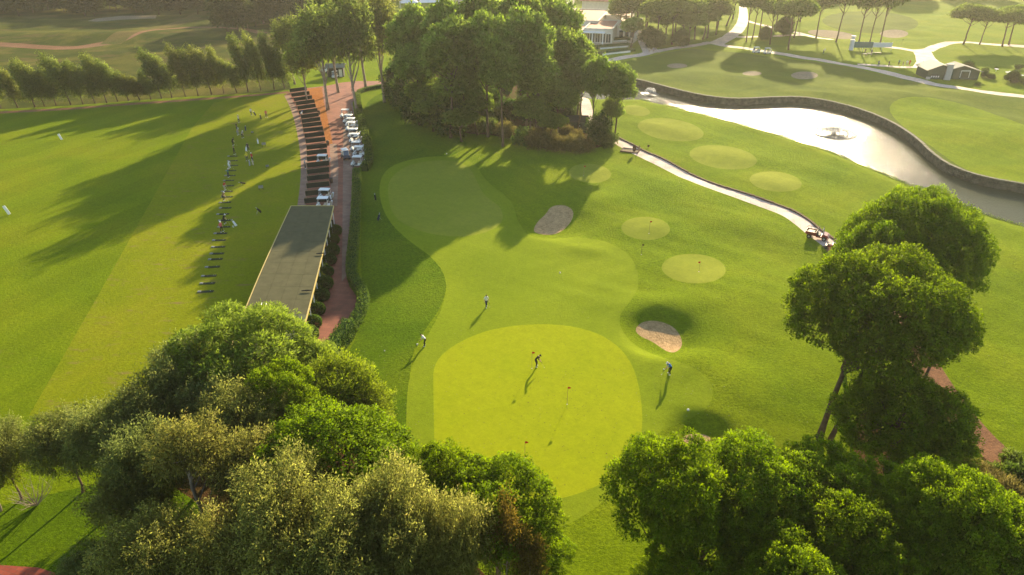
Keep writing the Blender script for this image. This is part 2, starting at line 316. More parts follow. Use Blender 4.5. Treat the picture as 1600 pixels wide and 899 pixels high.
REG = [  # name, material, world polygon; later ones win
 ('dry_field', 'far_rough', wpoly([(-500, 178), (0, 171), (100, 166), (200, 158), (300, 151), (400, 146), (455, 140), (440, 95), (460, 20), (480, -60), (480, -90), (-700, -90)])),
 ('far_fairway', 'far_fairway', wpoly([(925, 112), (1000, 90), (1080, 76), (1170, 84), (1300, 101), (1450, 130), (1600, 150), (1900, 175), (2300, 420), (1700, 318), (1530, 287), (1470, 262), (1420, 215), (1340, 176), (1250, 158), (1150, 161), (1000, 131), (930, 125)])),
 ('light_fairway', 'fairway', wpoly([(1400, 190), (1385, 165), (1420, 148), (1500, 160), (1600, 195), (1700, 230), (1800, 340), (1640, 305), (1560, 285), (1500, 262), (1450, 225)], 2)),
 ('range_grass', 'range', wpoly([(-600, 182), (0, 178), (200, 164), (400, 151), (452, 146), (470, 200), (478, 260), (474, 325), (455, 330), (380, 500), (330, 640), (60, 700), (-100, 760), (-700, 900)])),
 ('tee_grass', 'tee', wpoly([(452, 146), (468, 190), (477, 250), (474, 325), (455, 330), (380, 500), (330, 640), (45, 650), (160, 450), (300, 200), (335, 160)])),
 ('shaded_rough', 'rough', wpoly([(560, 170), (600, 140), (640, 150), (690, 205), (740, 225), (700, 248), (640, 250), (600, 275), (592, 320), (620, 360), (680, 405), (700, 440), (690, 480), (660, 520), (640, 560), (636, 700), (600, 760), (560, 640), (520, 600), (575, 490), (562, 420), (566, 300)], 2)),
 ('putting_collar', 'collar', wpoly([(590, 300), (600, 265), (640, 248), (700, 243), (740, 252), (760, 285), (800, 312), (808, 345), (825, 370), (860, 374), (900, 370), (950, 377), (985, 398), (1000, 432), (993, 462), (968, 490), (968, 512), (990, 540), (1030, 558), (1070, 568), (1103, 585), (1117, 612), (1105, 642), (1060, 662), (1018, 680), (985, 745), (920, 805), (840, 840), (700, 820), (636, 740), (634, 640), (640, 580), (665, 530), (693, 480), (700, 440), (680, 405), (640, 378), (605, 345)], 2)),
 ('putting_green', 'green', wpoly([(677, 600), (677, 575), (690, 553), (725, 530), (775, 512), (850, 505), (915, 513), (960, 534), (990, 570), (1003, 625), (1004, 680), (985, 725), (940, 758), (880, 780), (800, 790), (710, 775), (681, 740), (678, 670)], 2)),
 ('practice_green', 'green_small', wpoly([(605, 305), (608, 278), (640, 256), (690, 249), (730, 256), (744, 280), (755, 305), (785, 325), (786, 350), (755, 366), (712, 371), (660, 364), (615, 342)], 2)),
 ('small_green', 'green_small', wpoly(ell(1048, 203, 52, 17, 8))), ('small_green', 'green_small', wpoly(ell(1130, 246, 53, 18, 7))), ('small_green', 'green_small', wpoly(ell(1212, 284, 41, 15.5, 6))),
 ('small_green', 'green_small', wpoly(ell(994, 173, 22, 8, 8))), ('small_green', 'green_small', wpoly(ell(922, 271, 33, 15, 4))), ('small_green', 'green_small', wpoly(ell(1009, 357, 38, 18, 2))), ('small_green', 'green_small', wpoly(ell(1084, 420, 50, 23, 3))),
 ('far_green', 'far_fairway', wpoly(ell(1360, 35, 75, 17, 2))),
 ('pine_litter', 'bare', wpoly([(616, 135), (640, 165), (670, 195), (720, 208), (780, 212), (830, 228), (880, 238), (955, 228), (950, 212), (925, 195), (912, 160), (895, 120), (880, 60), (760, 20), (660, 30), (612, 80)], 1)),
 ('pine_litter', 'bare', wpoly([(1335, 660), (1360, 630), (1400, 640), (1460, 650), (1495, 700), (1590, 735), (1700, 800), (1640, 950), (1400, 950), (1360, 760), (1340, 720), (1330, 690)], 1)),
 ('scrub_bank', 'dry', wpoly([(1480, 720), (1530, 715), (1580, 735), (1700, 800), (1660, 870), (1560, 830), (1480, 790)], 1)),
 ('pine_litter', 'bare', wpoly([(-100, 800), (100, 830), (240, 700), (380, 620), (500, 640), (620, 760), (860, 1000), (-100, 1100)], 1)),
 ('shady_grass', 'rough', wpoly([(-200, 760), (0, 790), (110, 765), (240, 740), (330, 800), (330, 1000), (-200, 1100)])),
 ('brick_plaza', 'brick_pave', wpoly([(446, 147), (470, 139), (512, 134), (535, 129), (560, 127), (606, 127), (612, 136), (585, 139), (563, 146), (551, 160), (557, 200), (570, 235), (573, 256), (553, 266), (552, 300), (549, 380), (541, 430), (546, 448), (557, 462), (556, 482), (540, 508), (512, 536), (499, 562), (494, 600), (440, 680), (330, 640), (343, 597), (455, 322), (474, 322), (478, 290), (478, 240), (469, 195), (458, 165)])),
 ('orange_soil', 'orange_soil', wpoly([(480, 139), (503, 136), (506, 160), (513, 190), (520, 226), (509, 226), (500, 180), (490, 160)])),
 ('pink_paving', 'pink_pave', wpoly([(548, 160), (552, 178), (537, 178), (536, 262), (534, 440), (541, 432), (549, 380), (552, 300), (553, 264), (572, 256), (570, 235), (557, 200), (551, 160)])),
 ('pink_paving', 'pink_pave', wpoly([(515, 225), (526, 225), (529, 262), (527, 322), (518, 322), (517, 290), (516, 250)])),
 ('tee_walk', 'pink_pave', strip([(448, 149), (459, 170), (468, 200), (474, 235), (476, 262), (475, 290), (471, 322)], 1.3)),
 ('range_edge_path', 'dirt', strip([(-300, 192), (0, 176), (100, 171), (200, 163), (300, 156), (400, 149), (452, 144)], 2.2)),
 ('red_dirt_path', 'dirt', strip([(-200, 64), (0, 69), (60, 74), (110, 76), (150, 70), (190, 58), (230, 48), (290, 43), (360, 43), (410, 52)], 5)),
 ('dirt_track', 'dry', strip([(170, 60), (230, 46), (290, 34), (350, 12), (400, -8)], 7)),
 ('pale_sand', 'sand_pale', wpoly([(137, 33), (150, 29), (190, 25), (245, 24), (243, 29), (190, 31), (150, 34)])),
 ('lakeside_path', 'path', strip(pathpts[:14], 2.7)),
 ('pine_path', 'dirt', strip(pathpts[13:], 2.9)),
 ('clubhouse_path', 'path', strip([(860, 118), (905, 102), (950, 95), (990, 88), (1030, 79), (1080, 72), (1112, 67)], 3.4)),
 ('clubhouse_path', 'path', strip([(1018, 82), (1008, 66), (1000, 50), (985, 36)], lambda t: 6 - 3 * t)),
 ('cart_path', 'path', strip([(1100, 66), (1140, 73), (1180, 78), (1240, 88), (1300, 97), (1340, 104), (1400, 117), (1450, 130), (1500, 138), (1600, 151), (1760, 172)], 3.6)),
 ('cart_path', 'path', strip([(1118, 68), (1142, 57), (1160, 40), (1162, 20), (1160, 5)], lambda t: 6 - 3 * t)),
 ('cart_path', 'path', strip([(1160, 30), (1185, 38), (1222, 48), (1262, 55), (1300, 62)], 2.6)),
 ('cart_path', 'path', strip([(1150, 58), (1200, 57), (1240, 55), (1260, 54)], 2.6)),
 ('cart_path', 'path', strip([(1345, 69), (1380, 73), (1430, 79), (1450, 85)], 4)),
 ('cart_path', 'path', wpoly([(1425, 78), (1452, 75), (1462, 92), (1476, 104), (1450, 106), (1425, 106), (1432, 96), (1430, 86)])),
 ('cart_path', 'path', strip([(1340, 101), (1390, 104), (1445, 106)], 2.6)),
 ('cart_path', 'path', strip([(1448, 80), (1475, 68), (1500, 66), (1545, 69), (1600, 73), (1700, 78)], 4)),
 ('bunker', 'sand', wpoly([(832, 361), (840, 346), (853, 335), (861, 322), (882, 320), (897, 329), (894, 345), (880, 361), (862, 368), (842, 366)], 2)),
 ('bunker', 'sand', wpoly([(991, 515), (1003, 503), (1025, 501), (1050, 509), (1063, 523), (1067, 541), (1055, 552), (1040, 549), (1020, 534), (1000, 526)], 2)),
 ('bunker', 'sand', wpoly(ell(1088, 686, 22, 8))), ('bunker', 'sand_pale', wpoly(ell(1058, 103, 16, 3.6))), ('bunker', 'sand_pale', wpoly(ell(1175, 115, 15, 3.4))),
 ('bunker', 'sand_pale', wpoly(ell(1257, 118, 21, 6))), ('bunker', 'sand_pale', wpoly(ell(1300, 54, 38, 6, 6))), ('bunker', 'sand_pale', wpoly(ell(1397, 53, 22, 6.5))),
 ('tile_path', 'clay', wpoly([(-60, 875), (0, 883), (60, 887), (98, 899), (130, 930), (-80, 960)])),
]
def inside(px, py, poly):
    x = np.array([p[0] for p in poly]); y = np.array([p[1] for p in poly]); c = np.zeros(px.shape, bool); j = len(x) - 1
    for i in range(len(x)):
        hit = ((y[i] > py) != (y[j] > py)) & (px < (x[j] - x[i]) * (py - y[i]) / (y[j] - y[i] + 1e-12) + x[i]); c ^= hit; j = i
    return c
rng = np.random.default_rng(5)
def grid(x0, x1, y0, y1, s):
    X, Y = np.meshgrid(np.arange(x0, x1, s), np.arange(y0, y1, s)); X = X + rng.uniform(-.12, .12, X.shape) * s; Y = Y + rng.uniform(-.12, .12, Y.shape) * s
    return X.ravel(), Y.ravel()
pts = []
for (x0, x1, y0, y1, s, hole) in [(-62, 62, 18, 105, .95, None), (-130, 130, 10, 190, 2.0, (-62, 62, 18, 105)), (-420, 420, -30, 480, 6, (-130, 130, 10, 190)), (-3500, 3500, -600, 4500, 150, (-420, 420, -30, 480))]:
    X, Y = grid(x0, x1, y0, y1, s)
    if hole: k = ~((X > hole[0] - s * .3) & (X < hole[1] + s * .3) & (Y > hole[2] - s * .3) & (Y < hole[3] + s * .3)); X, Y = X[k], Y[k]
    pts.append(np.stack([X, Y], 1))
for (px, py, rad, s) in [(1035, 520, 6, .4), (868, 343, 8, .5), (1095, 682, 5, .4)]:
    x, y, _ = P(px, py); X, Y = grid(x - rad, x + rad, y - rad, y + rad, s); pts.append(np.stack([X, Y], 1))
pts = np.concatenate(pts)
vs = [Vector(p) for p in pts.tolist()]; edges = []
for _, _, poly in REG + [('pond', None, pond_w)]:
    n0 = len(vs); pp = []
    for i, a in enumerate(poly):   # subdivide long edges so that they follow the terrain
        b = poly[(i + 1) % len(poly)]; L = math.hypot(b[0] - a[0], b[1] - a[1]); k = max(1, int(L / (2.0 if L < 60 else 12)))
        pp += [(a[0] + (b[0] - a[0]) * j / k, a[1] + (b[1] - a[1]) * j / k) for j in range(k)]
    vs += [Vector(p) for p in pp]; edges += [(n0 + i, n0 + (i + 1) % len(pp)) for i in range(len(pp))]
ov, oe, of, _, _, _ = delaunay_2d_cdt(vs, edges, [], 0, 1e-4)
OV = np.array([(v.x, v.y) for v in ov]); OF = np.array([f for f in of if len(f) == 3])
OZ = H(OV[:, 0], OV[:, 1]); e = .25
NX = -(H(OV[:, 0] + e, OV[:, 1]) - H(OV[:, 0] - e, OV[:, 1])) / (2 * e); NY = -(H(OV[:, 0], OV[:, 1] + e) - H(OV[:, 0], OV[:, 1] - e)) / (2 * e)
NN = np.stack([NX, NY, np.ones_like(NX)], 1); NN /= np.linalg.norm(NN, axis=1, keepdims=True)
cen = OV[OF].mean(1); reg = np.zeros(len(OF), int)
for i, (_, _, poly) in enumerate(REG): reg[inside(cen[:, 0], cen[:, 1], poly)] = i + 1
reg[inside(cen[:, 0], cen[:, 1], pond_w)] = -1
V3 = np.column_stack([OV, OZ])
a_, b_, c_ = V3[OF[:, 0]], V3[OF[:, 1]], V3[OF[:, 2]]
flip = np.cross(b_ - a_, c_ - a_)[:, 2] < 0; OF[flip] = OF[flip][:, ::-1]
def region_mesh(name, mat, mask):
    f = OF[mask]
    if not len(f): return
    u, inv = np.unique(f, return_inverse=True); me = mesh_np(name, V3[u], inv.reshape(f.shape), M[mat], smooth=True)
    me.normals_split_custom_set_from_vertices(NN[u].tolist())
    tag(link(name, me), kind='structure')
region_mesh('ground', 'fairway', reg == 0)
for i, (n, m, _) in enumerate(REG): region_mesh(n, m, reg == i + 1)
# ------------------------------------------------------------------ water
def watermat():
    m, t, N, L, bs = newmat('pond water'); pos = geo_pos(t)
    bs.inputs['Base Color'].default_value = (.06, .065, .035, 1); bs.inputs['Roughness'].default_value = .10; bs.inputs['IOR'].default_value = 1.13
    bs.inputs['Specular IOR Level'].default_value = .3; bs.inputs['Specular Tint'].default_value = (.50, .46, .40, 1)
    a = noise_n(t, 1.1, 5, .75, mapv(t, pos, (1, 1.6, 1), .4)); b = noise_n(t, 4.0, 3, .8, pos)
    wp = noise_n(t, .07, 3, .6, mapv(t, pos, (1, 2.5, 1), -.3)); L.new(ramp(t, wp.outputs[0], [(.35, (.05,) * 3), (.65, (.09,) * 3)]).outputs[0], bs.inputs['Roughness'])
    addbump(t, bs, mix(t, .45, a.outputs[1], b.outputs[1]), 1, .15); return m
xs = [p[0] for p in pond_w]; ys = [p[1] for p in pond_w]
cxp, cyp = sum(xs) / len(xs), sum(ys) / len(ys)
o = MB(); o.add([(x, y, WATER_Z) for x, y in pond_w], [tuple(range(len(pond_w)))])
me = o.mesh('pond_water', watermat()); bm = bmesh.new(); bm.from_mesh(me); bmesh.ops.triangulate(bm, faces=bm.faces)
for f in bm.faces:
    if f.normal.z < 0: f.normal_flip()
bm.to_mesh(me); bm.free(); tag(link('pond_water', me), kind='structure')
# ------------------------------------------------------------------ foliage
def unit(v): return v / (np.linalg.norm(v, axis=1, keepdims=True) + 1e-9)
def leaf_quads(c, d, ln, wd, rg, nrm, tint):
    """rhombic leaves: base at c, growing along d"""
    n = len(c); r = unit(rg.normal(size=(n, 3))); side = unit(np.cross(d, r)); ln = ln[:, None]; wd = wd[:, None]
    v = np.stack([c, c + d * ln * .5 + side * wd * .5, c + d * ln, c + d * ln * .45 - side * wd * .5], 1).reshape(-1, 3)
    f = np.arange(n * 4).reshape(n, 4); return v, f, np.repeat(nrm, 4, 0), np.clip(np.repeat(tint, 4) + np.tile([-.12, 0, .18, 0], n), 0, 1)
def leaf_mesh(name, parts, mat):
    v = np.concatenate([p[0] for p in parts]); off = 0; fs = []
    for p in parts: fs.append(p[1] + off); off += len(p[0])
    n = np.concatenate([p[2] for p in parts]); t = np.concatenate([p[3] for p in parts])
    me = mesh_np(name, v, np.concatenate(fs), mat, smooth=True)
    a = me.attributes.new('tint', 'FLOAT', 'POINT'); a.data.foreach_set('value', t.astype(np.float32))
    me.normals_split_custom_set_from_vertices(unit(n).tolist()); return me
def sphere_pts(n, rg, zmin=-1.0):
    z = rg.uniform(zmin, 1, n); a = rg.uniform(0, 2 * math.pi, n); s = np.sqrt(1 - z * z); return np.stack([s * np.cos(a), s * np.sin(a), z], 1)
def spread_pts(n, rg, zmin, tries=12):
    """evenly spread directions (best candidate)"""
    out = [sphere_pts(1, rg, zmin)[0]]
    for _ in range(n - 1):
        c = sphere_pts(tries, rg, zmin); d = np.min(np.linalg.norm(c[:, None] - np.array(out)[None], axis=2), axis=1); out.append(c[np.argmax(d)])
    return np.array(out)
def puffs_on(lobes, rg, pr, per_area, zmin=-.35):
    """lobes: list of (centre, radii) -> puff centres on the visible skin of the lobe union"""
    C, Rr, O = [], [], []
    for li, (c, r) in enumerate(lobes):
        n = max(4, int(4 * math.pi * r[0] * (r[0] + r[2]) / 2 * per_area)); d = spread_pts(n, rg, zmin, 6); p = np.array(c) + d * np.array(r)
        keep = np.ones(len(p), bool)
        for lj, (c2, r2) in enumerate(lobes):
            if lj != li: keep &= (((p - np.array(c2)) / (np.array(r2) * .86)) ** 2).sum(1) > 1
        p, d = p[keep], d[keep]; C.append(p + rg.normal(size=p.shape) * pr * .12); O.append(d); Rr.append(rg.uniform(.75, 1.3, len(p)) * pr)
    return np.concatenate(C), np.concatenate(Rr), np.concatenate(O)
def pine_leaves(lobes, rg, pr, per_area, tufts, ln, wd, cen, zmin=-.35, up=.45, loose=0):
    C, Rr, O = puffs_on(lobes, rg, pr, per_area, zmin)
    n = len(C); k = tufts; d = sphere_pts(n * k, rg, -.85); rr = np.repeat(Rr, k)[:, None]; o = np.repeat(O, k, 0)
    ax = np.repeat(unit(O + np.array([0, 0, .9]) + rg.normal(size=O.shape) * .2), k, 0)       # every puff is a dense rounded shoot cluster facing up and out
    rad = 1 - rg.uniform(0, 1, (n * k, 1)) ** 2 * .35
    ph = np.repeat(rg.uniform(0, 6, (n, 3)), k, 0); lump = 1 + .15 * np.sin(d[:, :1] * 7 + ph[:, :1]) * np.sin(d[:, 1:2] * 7 + ph[:, 1:2]) * np.sin(d[:, 2:] * 6 + ph[:, 2:])
    S = 13; sub = sphere_pts(n * S, rg, -.5).reshape(n, S, 3); pick = rg.integers(0, S, (n, k)); sdir = sub[np.arange(n)[:, None], pick].reshape(-1, 3)
    sr = np.repeat(rg.uniform(.26, .42, (n, S)), 1, 0)[np.arange(n)[:, None], pick].reshape(-1, 1)
    pos = np.repeat(C, k, 0) + (sdir * .72 * lump + d * sr * rad) * rr * np.array([1, 1, .88]); dd = unit(d + ax * up * .7 + rg.normal(size=d.shape) * .35)
    nr = unit(d * .9 + sdir * .5 + o * .15 + np.array([0, 0, .4]) + rg.normal(size=d.shape) * .2)
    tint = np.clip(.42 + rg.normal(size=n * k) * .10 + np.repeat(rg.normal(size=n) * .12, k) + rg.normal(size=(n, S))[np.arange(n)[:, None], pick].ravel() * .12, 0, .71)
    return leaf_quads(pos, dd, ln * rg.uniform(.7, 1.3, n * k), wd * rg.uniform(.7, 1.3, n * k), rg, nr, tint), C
def branches(mb, base, top, targets, rg, r0, m=0, lean=(0, 0), split=.55, n=7, thick=.35):
    b = Vector(base); t = Vector(top); pts = []
    for i in range(7):
        q = i / 6; p = b.lerp(t, q); p += Vector((math.sin(q * 3.1) * lean[0], math.sin(q * 3.1) * lean[1], 0)) + Vector(rg.normal(size=3) * .06 * (q > 0)); pts.append(p)
    mb.tube(pts, [r0 * 1.35] + [r0 * (1 - .5 * i / 6) for i in range(1, 7)], n, m)
    for tg in targets:
        q = rg.uniform(split, .98); k = min(5, int(q * 6)); s = pts[k].lerp(pts[k + 1], q * 6 - k); e = Vector(tg); mid = s.lerp(e, .5) + Vector((0, 0, -.12 * (e - s).length)) + Vector(rg.normal(size=3) * .2)
        rr = r0 * thick * rg.uniform(.7, 1.2); mb.tube([s, s.lerp(mid, .5), mid, mid.lerp(e, .5), e], [rr, rr * .85, rr * .65, rr * .45, rr * .2], 5, m, False)
ORD = ['first', 'second', 'third', 'fourth', 'fifth', 'sixth', 'seventh', 'eighth', 'ninth', 'tenth', 'eleventh', 'twelfth', 'thirteenth', 'fourteenth', 'fifteenth', 'sixteenth', 'seventeenth', 'eighteenth', 'nineteenth', 'twentieth'] + ['twenty ' + a for a in ['first', 'second', 'third', 'fourth', 'fifth', 'sixth', 'seventh', 'eighth']]
PROTO = {}
def proto_pine(key, seed, Rc, Hc, trunk_h, nl, pr=.5, tufts=110, mat='pine', ln=.2, wd=.14, dens=.27, two=False, zmin=-.45, coff=(0, 0), gap=1.0):
    """stone pine; crown centre at z = trunk_h; Rc radius, Hc half height"""
    rg = np.random.default_rng(seed); lobes = []
    dirs = spread_pts(nl, rg, -.35, 30)
    for d in dirs:
        k = rg.uniform(.56, .74); lr = Rc * rg.uniform(.27, .38) * gap; lobes.append(((coff[0] + d[0] * Rc * k, coff[1] + d[1] * Rc * k, trunk_h + d[2] * Hc * k * .95), (lr, lr, lr * .82)))
    lobes.append(((coff[0], coff[1], trunk_h), (Rc * .5, Rc * .5, Hc * .6)))
    part, C = pine_leaves(lobes, rg, pr, dens / (pr * pr), tufts, ln, wd, None, zmin)
    fill = []
    for c, r in lobes:
        m_ = int(90 * r[0] * r[0]); d = sphere_pts(m_, rg, -.9); q = np.array(c) + d * np.array(r) * rg.uniform(.55, .92, (m_, 1)); fill.append((q, d))
    q = np.concatenate([a for a, _ in fill]); d = np.concatenate([a for _, a in fill])
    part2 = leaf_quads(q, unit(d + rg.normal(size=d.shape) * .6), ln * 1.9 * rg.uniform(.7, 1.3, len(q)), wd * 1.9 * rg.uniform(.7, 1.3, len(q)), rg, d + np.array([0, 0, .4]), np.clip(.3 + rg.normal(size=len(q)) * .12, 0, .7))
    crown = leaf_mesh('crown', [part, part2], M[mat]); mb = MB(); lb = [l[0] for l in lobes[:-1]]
    branches(mb, (0, 0, -.3), (coff[0] * .8 + rg.normal() * .3, coff[1] * .8 + rg.normal() * .3, trunk_h + Hc * .15), lb, rg, (.055 * Rc ** .5 * 1.5 + .10) * .85, 0, (rg.normal() * .3, rg.normal() * .3), .5)
    if two: branches(mb, (.9, -.2, -.3), (coff[0] + 1.2, coff[1] + .3, trunk_h), lb[:4], rg, .2, 0, (.1, .1), .5)
    PROTO[key] = (mb.mesh('trunk', M['bark'], True), crown, Rc, trunk_h)
def proto_broad(key, seed, Rc, Hc, trunk_h, nl, nspray, leaves, mat, bark='bark_pale', ln=.21, wd=.07, droop=.5, lean=(0, 0, 0), spray_r=.55, column=False, ragged=.25, bark_r=.14):
    """feathery broadleaf: lobes filled with drooping sprays; lean moves the top"""
    rg = np.random.default_rng(seed); lobes = []
    if column:
        for i in range(nl):
            q = (i + .5) / nl; rr = Rc * (math.sin(math.pi * (q * .75 + .22)) ** .7) * rg.uniform(.75, 1.1); z = trunk_h - Hc + 2 * Hc * q
            lobes.append(((lean[0] * q * q + rg.normal() * Rc * .25, lean[1] * q * q + rg.normal() * Rc * .25, z), (rr * .75, rr * .75, Hc * 1.5 / nl + rr * .35)))
    else:
        for d in spread_pts(nl, rg, -.6, 20):
            k = rg.uniform(.5, .75); lr = Rc * rg.uniform(.28, .45); lobes.append(((d[0] * Rc * k, d[1] * Rc * k, trunk_h + d[2] * Hc * k), (lr, lr, lr * 1.05)))
        lobes.append(((0, 0, trunk_h), (Rc * .45, Rc * .45, Hc * .6)))
    n = nspray; w_ = np.array([l[1][0] ** 2 for l in lobes]); idx = rg.choice(len(lobes), n, p=w_ / w_.sum())
    LC = np.array([l[0] for l in lobes])[idx]; LR = np.array([l[1] for l in lobes])[idx]
    d = sphere_pts(n, rg, -.8); rad = rg.uniform(.3, 1 + ragged, (n, 1)) ** .5; SCn = LC + d * LR * rad
    k = leaves; axis = unit(d * .8 + np.array([lean[0] * .12, lean[1] * .12, .35]) + rg.normal(size=d.shape) * .3)
    c = np.repeat(SCn, k, 0); ax = np.repeat(axis, k, 0); q = rg.uniform(-.6, 1, (n * k, 1)); off = rg.normal(size=(n * k, 3)) * .34
    pos = c + ax * q * spray_r + off * spray_r * (1 - q * .4)
    dd = unit(ax * .6 + off * .8 + np.array([0, 0, -droop]) + rg.normal(size=pos.shape) * .35)
    nr = unit(np.repeat(d, k, 0) * .6 + off * .8 + np.array([0, 0, .25]) + rg.normal(size=pos.shape) * .35)
    tint = np.clip(.45 + rg.normal(size=n * k) * .16 + np.repeat(rg.normal(size=n) * .12, k), 0, 1)
    crown = leaf_mesh('crown', [leaf_quads(pos, dd, ln * rg.uniform(.6, 1.3, n * k), wd * rg.uniform(.7, 1.3, n * k), rg, nr, tint)], M[mat])
    mb = MB(); top = (lean[0] * .7, lean[1] * .7, trunk_h + Hc * .7) if column else (rg.normal() * .4, rg.normal() * .4, trunk_h + Hc * .3)
    branches(mb, (0, 0, -.3), top, [l[0] for l in lobes], rg, bark_r, 0, (rg.normal() * .25, rg.normal() * .25), .3, 6)
    PROTO[key] = (mb.mesh('trunk', M[bark], True), crown, Rc, trunk_h)
LEAF_Q = 1.0
proto_pine('pine_big', 11, 6.8, 5.0, 11.5, 31, .64, 240, two=True, ln=.17, wd=.105, coff=(2.4, 1.0))
proto_pine('pine_big2', 12, 6.4, 5.0, 10.5, 28, .64, 240, ln=.17, wd=.105)
proto_pine('pine_mid', 13, 4.2, 3.5, 9, 15, .54, 230, ln=.15, wd=.09)
proto_pine('pine_mid2', 14, 4.0, 3.2, 9, 13, .54, 230, ln=.15, wd=.09)
proto_pine('pine_low', 19, 5.0, 4.6, 5.6, 24, .56, 240, ln=.15, wd=.09, zmin=-.7)
proto_pine('pine_air', 15, 5.5, 3.0, 8.5, 17, .45, 60, 'pine_dull', .3, .07, .34, gap=.8)
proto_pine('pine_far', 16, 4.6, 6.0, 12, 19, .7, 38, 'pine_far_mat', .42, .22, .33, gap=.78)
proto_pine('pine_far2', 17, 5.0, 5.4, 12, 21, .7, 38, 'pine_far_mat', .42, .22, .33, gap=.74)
proto_broad('wood', 31, 5.0, 6.2, 6.2, 16, 800, 20, 'wood', 'bark', .7, .3, .2, (0, 0, 0), 1.0, False, .25, .2)
proto_pine('umbrella', 18, 5.5, 2.4, 12, 13, .85, 45, 'pine_dull', .45, .28, .5, zmin=-.2)
proto_broad('euc', 21, 3.6, 3.4, 6.5, 15, 1100, 44, 'olive')
proto_broad('euc_bare', 33, 2.5, 2.6, 9.5, 10, 420, 42, 'olive', bark_r=.2)
proto_broad('euc2', 22, 3.4, 3.0, 6.0, 13, 1000, 44, 'olive')
proto_broad('dark', 23, 3.6, 3.0, 6.0, 13, 950, 42, 'olive_dark', 'bark')
proto_broad('yellow', 24, 2.8, 3.0, 4.5, 11, 700, 44, 'yellowish', droop=.1)
proto_broad('autumn', 25, 1.8, 2.4, 6.0, 7, 260, 28, 'autumn', ragged=.6)
proto_broad('poplar', 26, 2.1, 4.4, 6.6, 8, 420, 22, 'poplar', 'bark', .42, .15, -.2, (-2.6, 1.0, 0), .85, True, .3, .16)
proto_broad('poplar2', 27, 1.9, 4.0, 6.2, 7, 380, 22, 'poplar', 'bark', .42, .15, -.2, (-2.2, .5, 0), .85, True, .4, .15)
proto_broad('far_broad', 28, 5.0, 5.5, 12, 17, 520, 20, 'poplar', 'bark_pale', .6, .24, .3, (0, 0, 0), .9, False, .3, .3)
proto_broad('bush', 29, 1.5, 1.0, .9, 8, 330, 22, 'hedge', 'bark', .24, .11, 0, spray_r=.35, bark_r=.05)
proto_broad('dark_bush', 30, 2.6, 2.6, 2.2, 11, 600, 24, 'bushy', 'bark', .34, .16, 0, spray_r=.6, bark_r=.08)
proto_broad('reedy', 31, 1.6, 1.2, 1.0, 8, 300, 22, 'reed', 'bark', .34, .06, -.5, spray_r=.5, bark_r=.04)
prnd = random.Random(3)
def tree(key, name, label, cat, x, y, z, s, sz=None, rz=None, group=None, base_off=(0, 0)):
    t, c, Rc, th = PROTO[key]; o = empty(name, (x, y, z), 0, label=label, cat=cat, group=group)
    rz = prnd.uniform(0, 6.28) if rz is None else rz
    for nm, me in (('trunk', t), ('crown', c)):
        k = link(nm, me, o, (0, 0, 0), rz); k.scale = (s, s, sz or s)
        if nm == 'trunk' and base_off != (0, 0):
            pass
    return o
def tc(key, px, py, rpx, zc, name, label, cat='tree', group=None, rz=None, flat=1.0):
    """by crown centre pixel, crown radius in pixels and crown height"""
    x, y, _ = P(px, py, zc); dz = y * CT + (CAM_H - zc) * ST; rad = rpx * dz / FPX; t, c, Rc, th = PROTO[key]; g = h1(x, y)
    return tree(key, name, label, cat, x, y, g, rad / Rc, (zc - g) / th * flat, rz, group)
def tb(key, px, py, h, r, name, label, cat='tree', group=None, rz=None):
    """by base pixel, crown height and radius"""
    x, y, z = G(px, py); t, c, Rc, th = PROTO[key]; return tree(key, name, label, cat, x, y, z, r / Rc, h / th, rz, group)
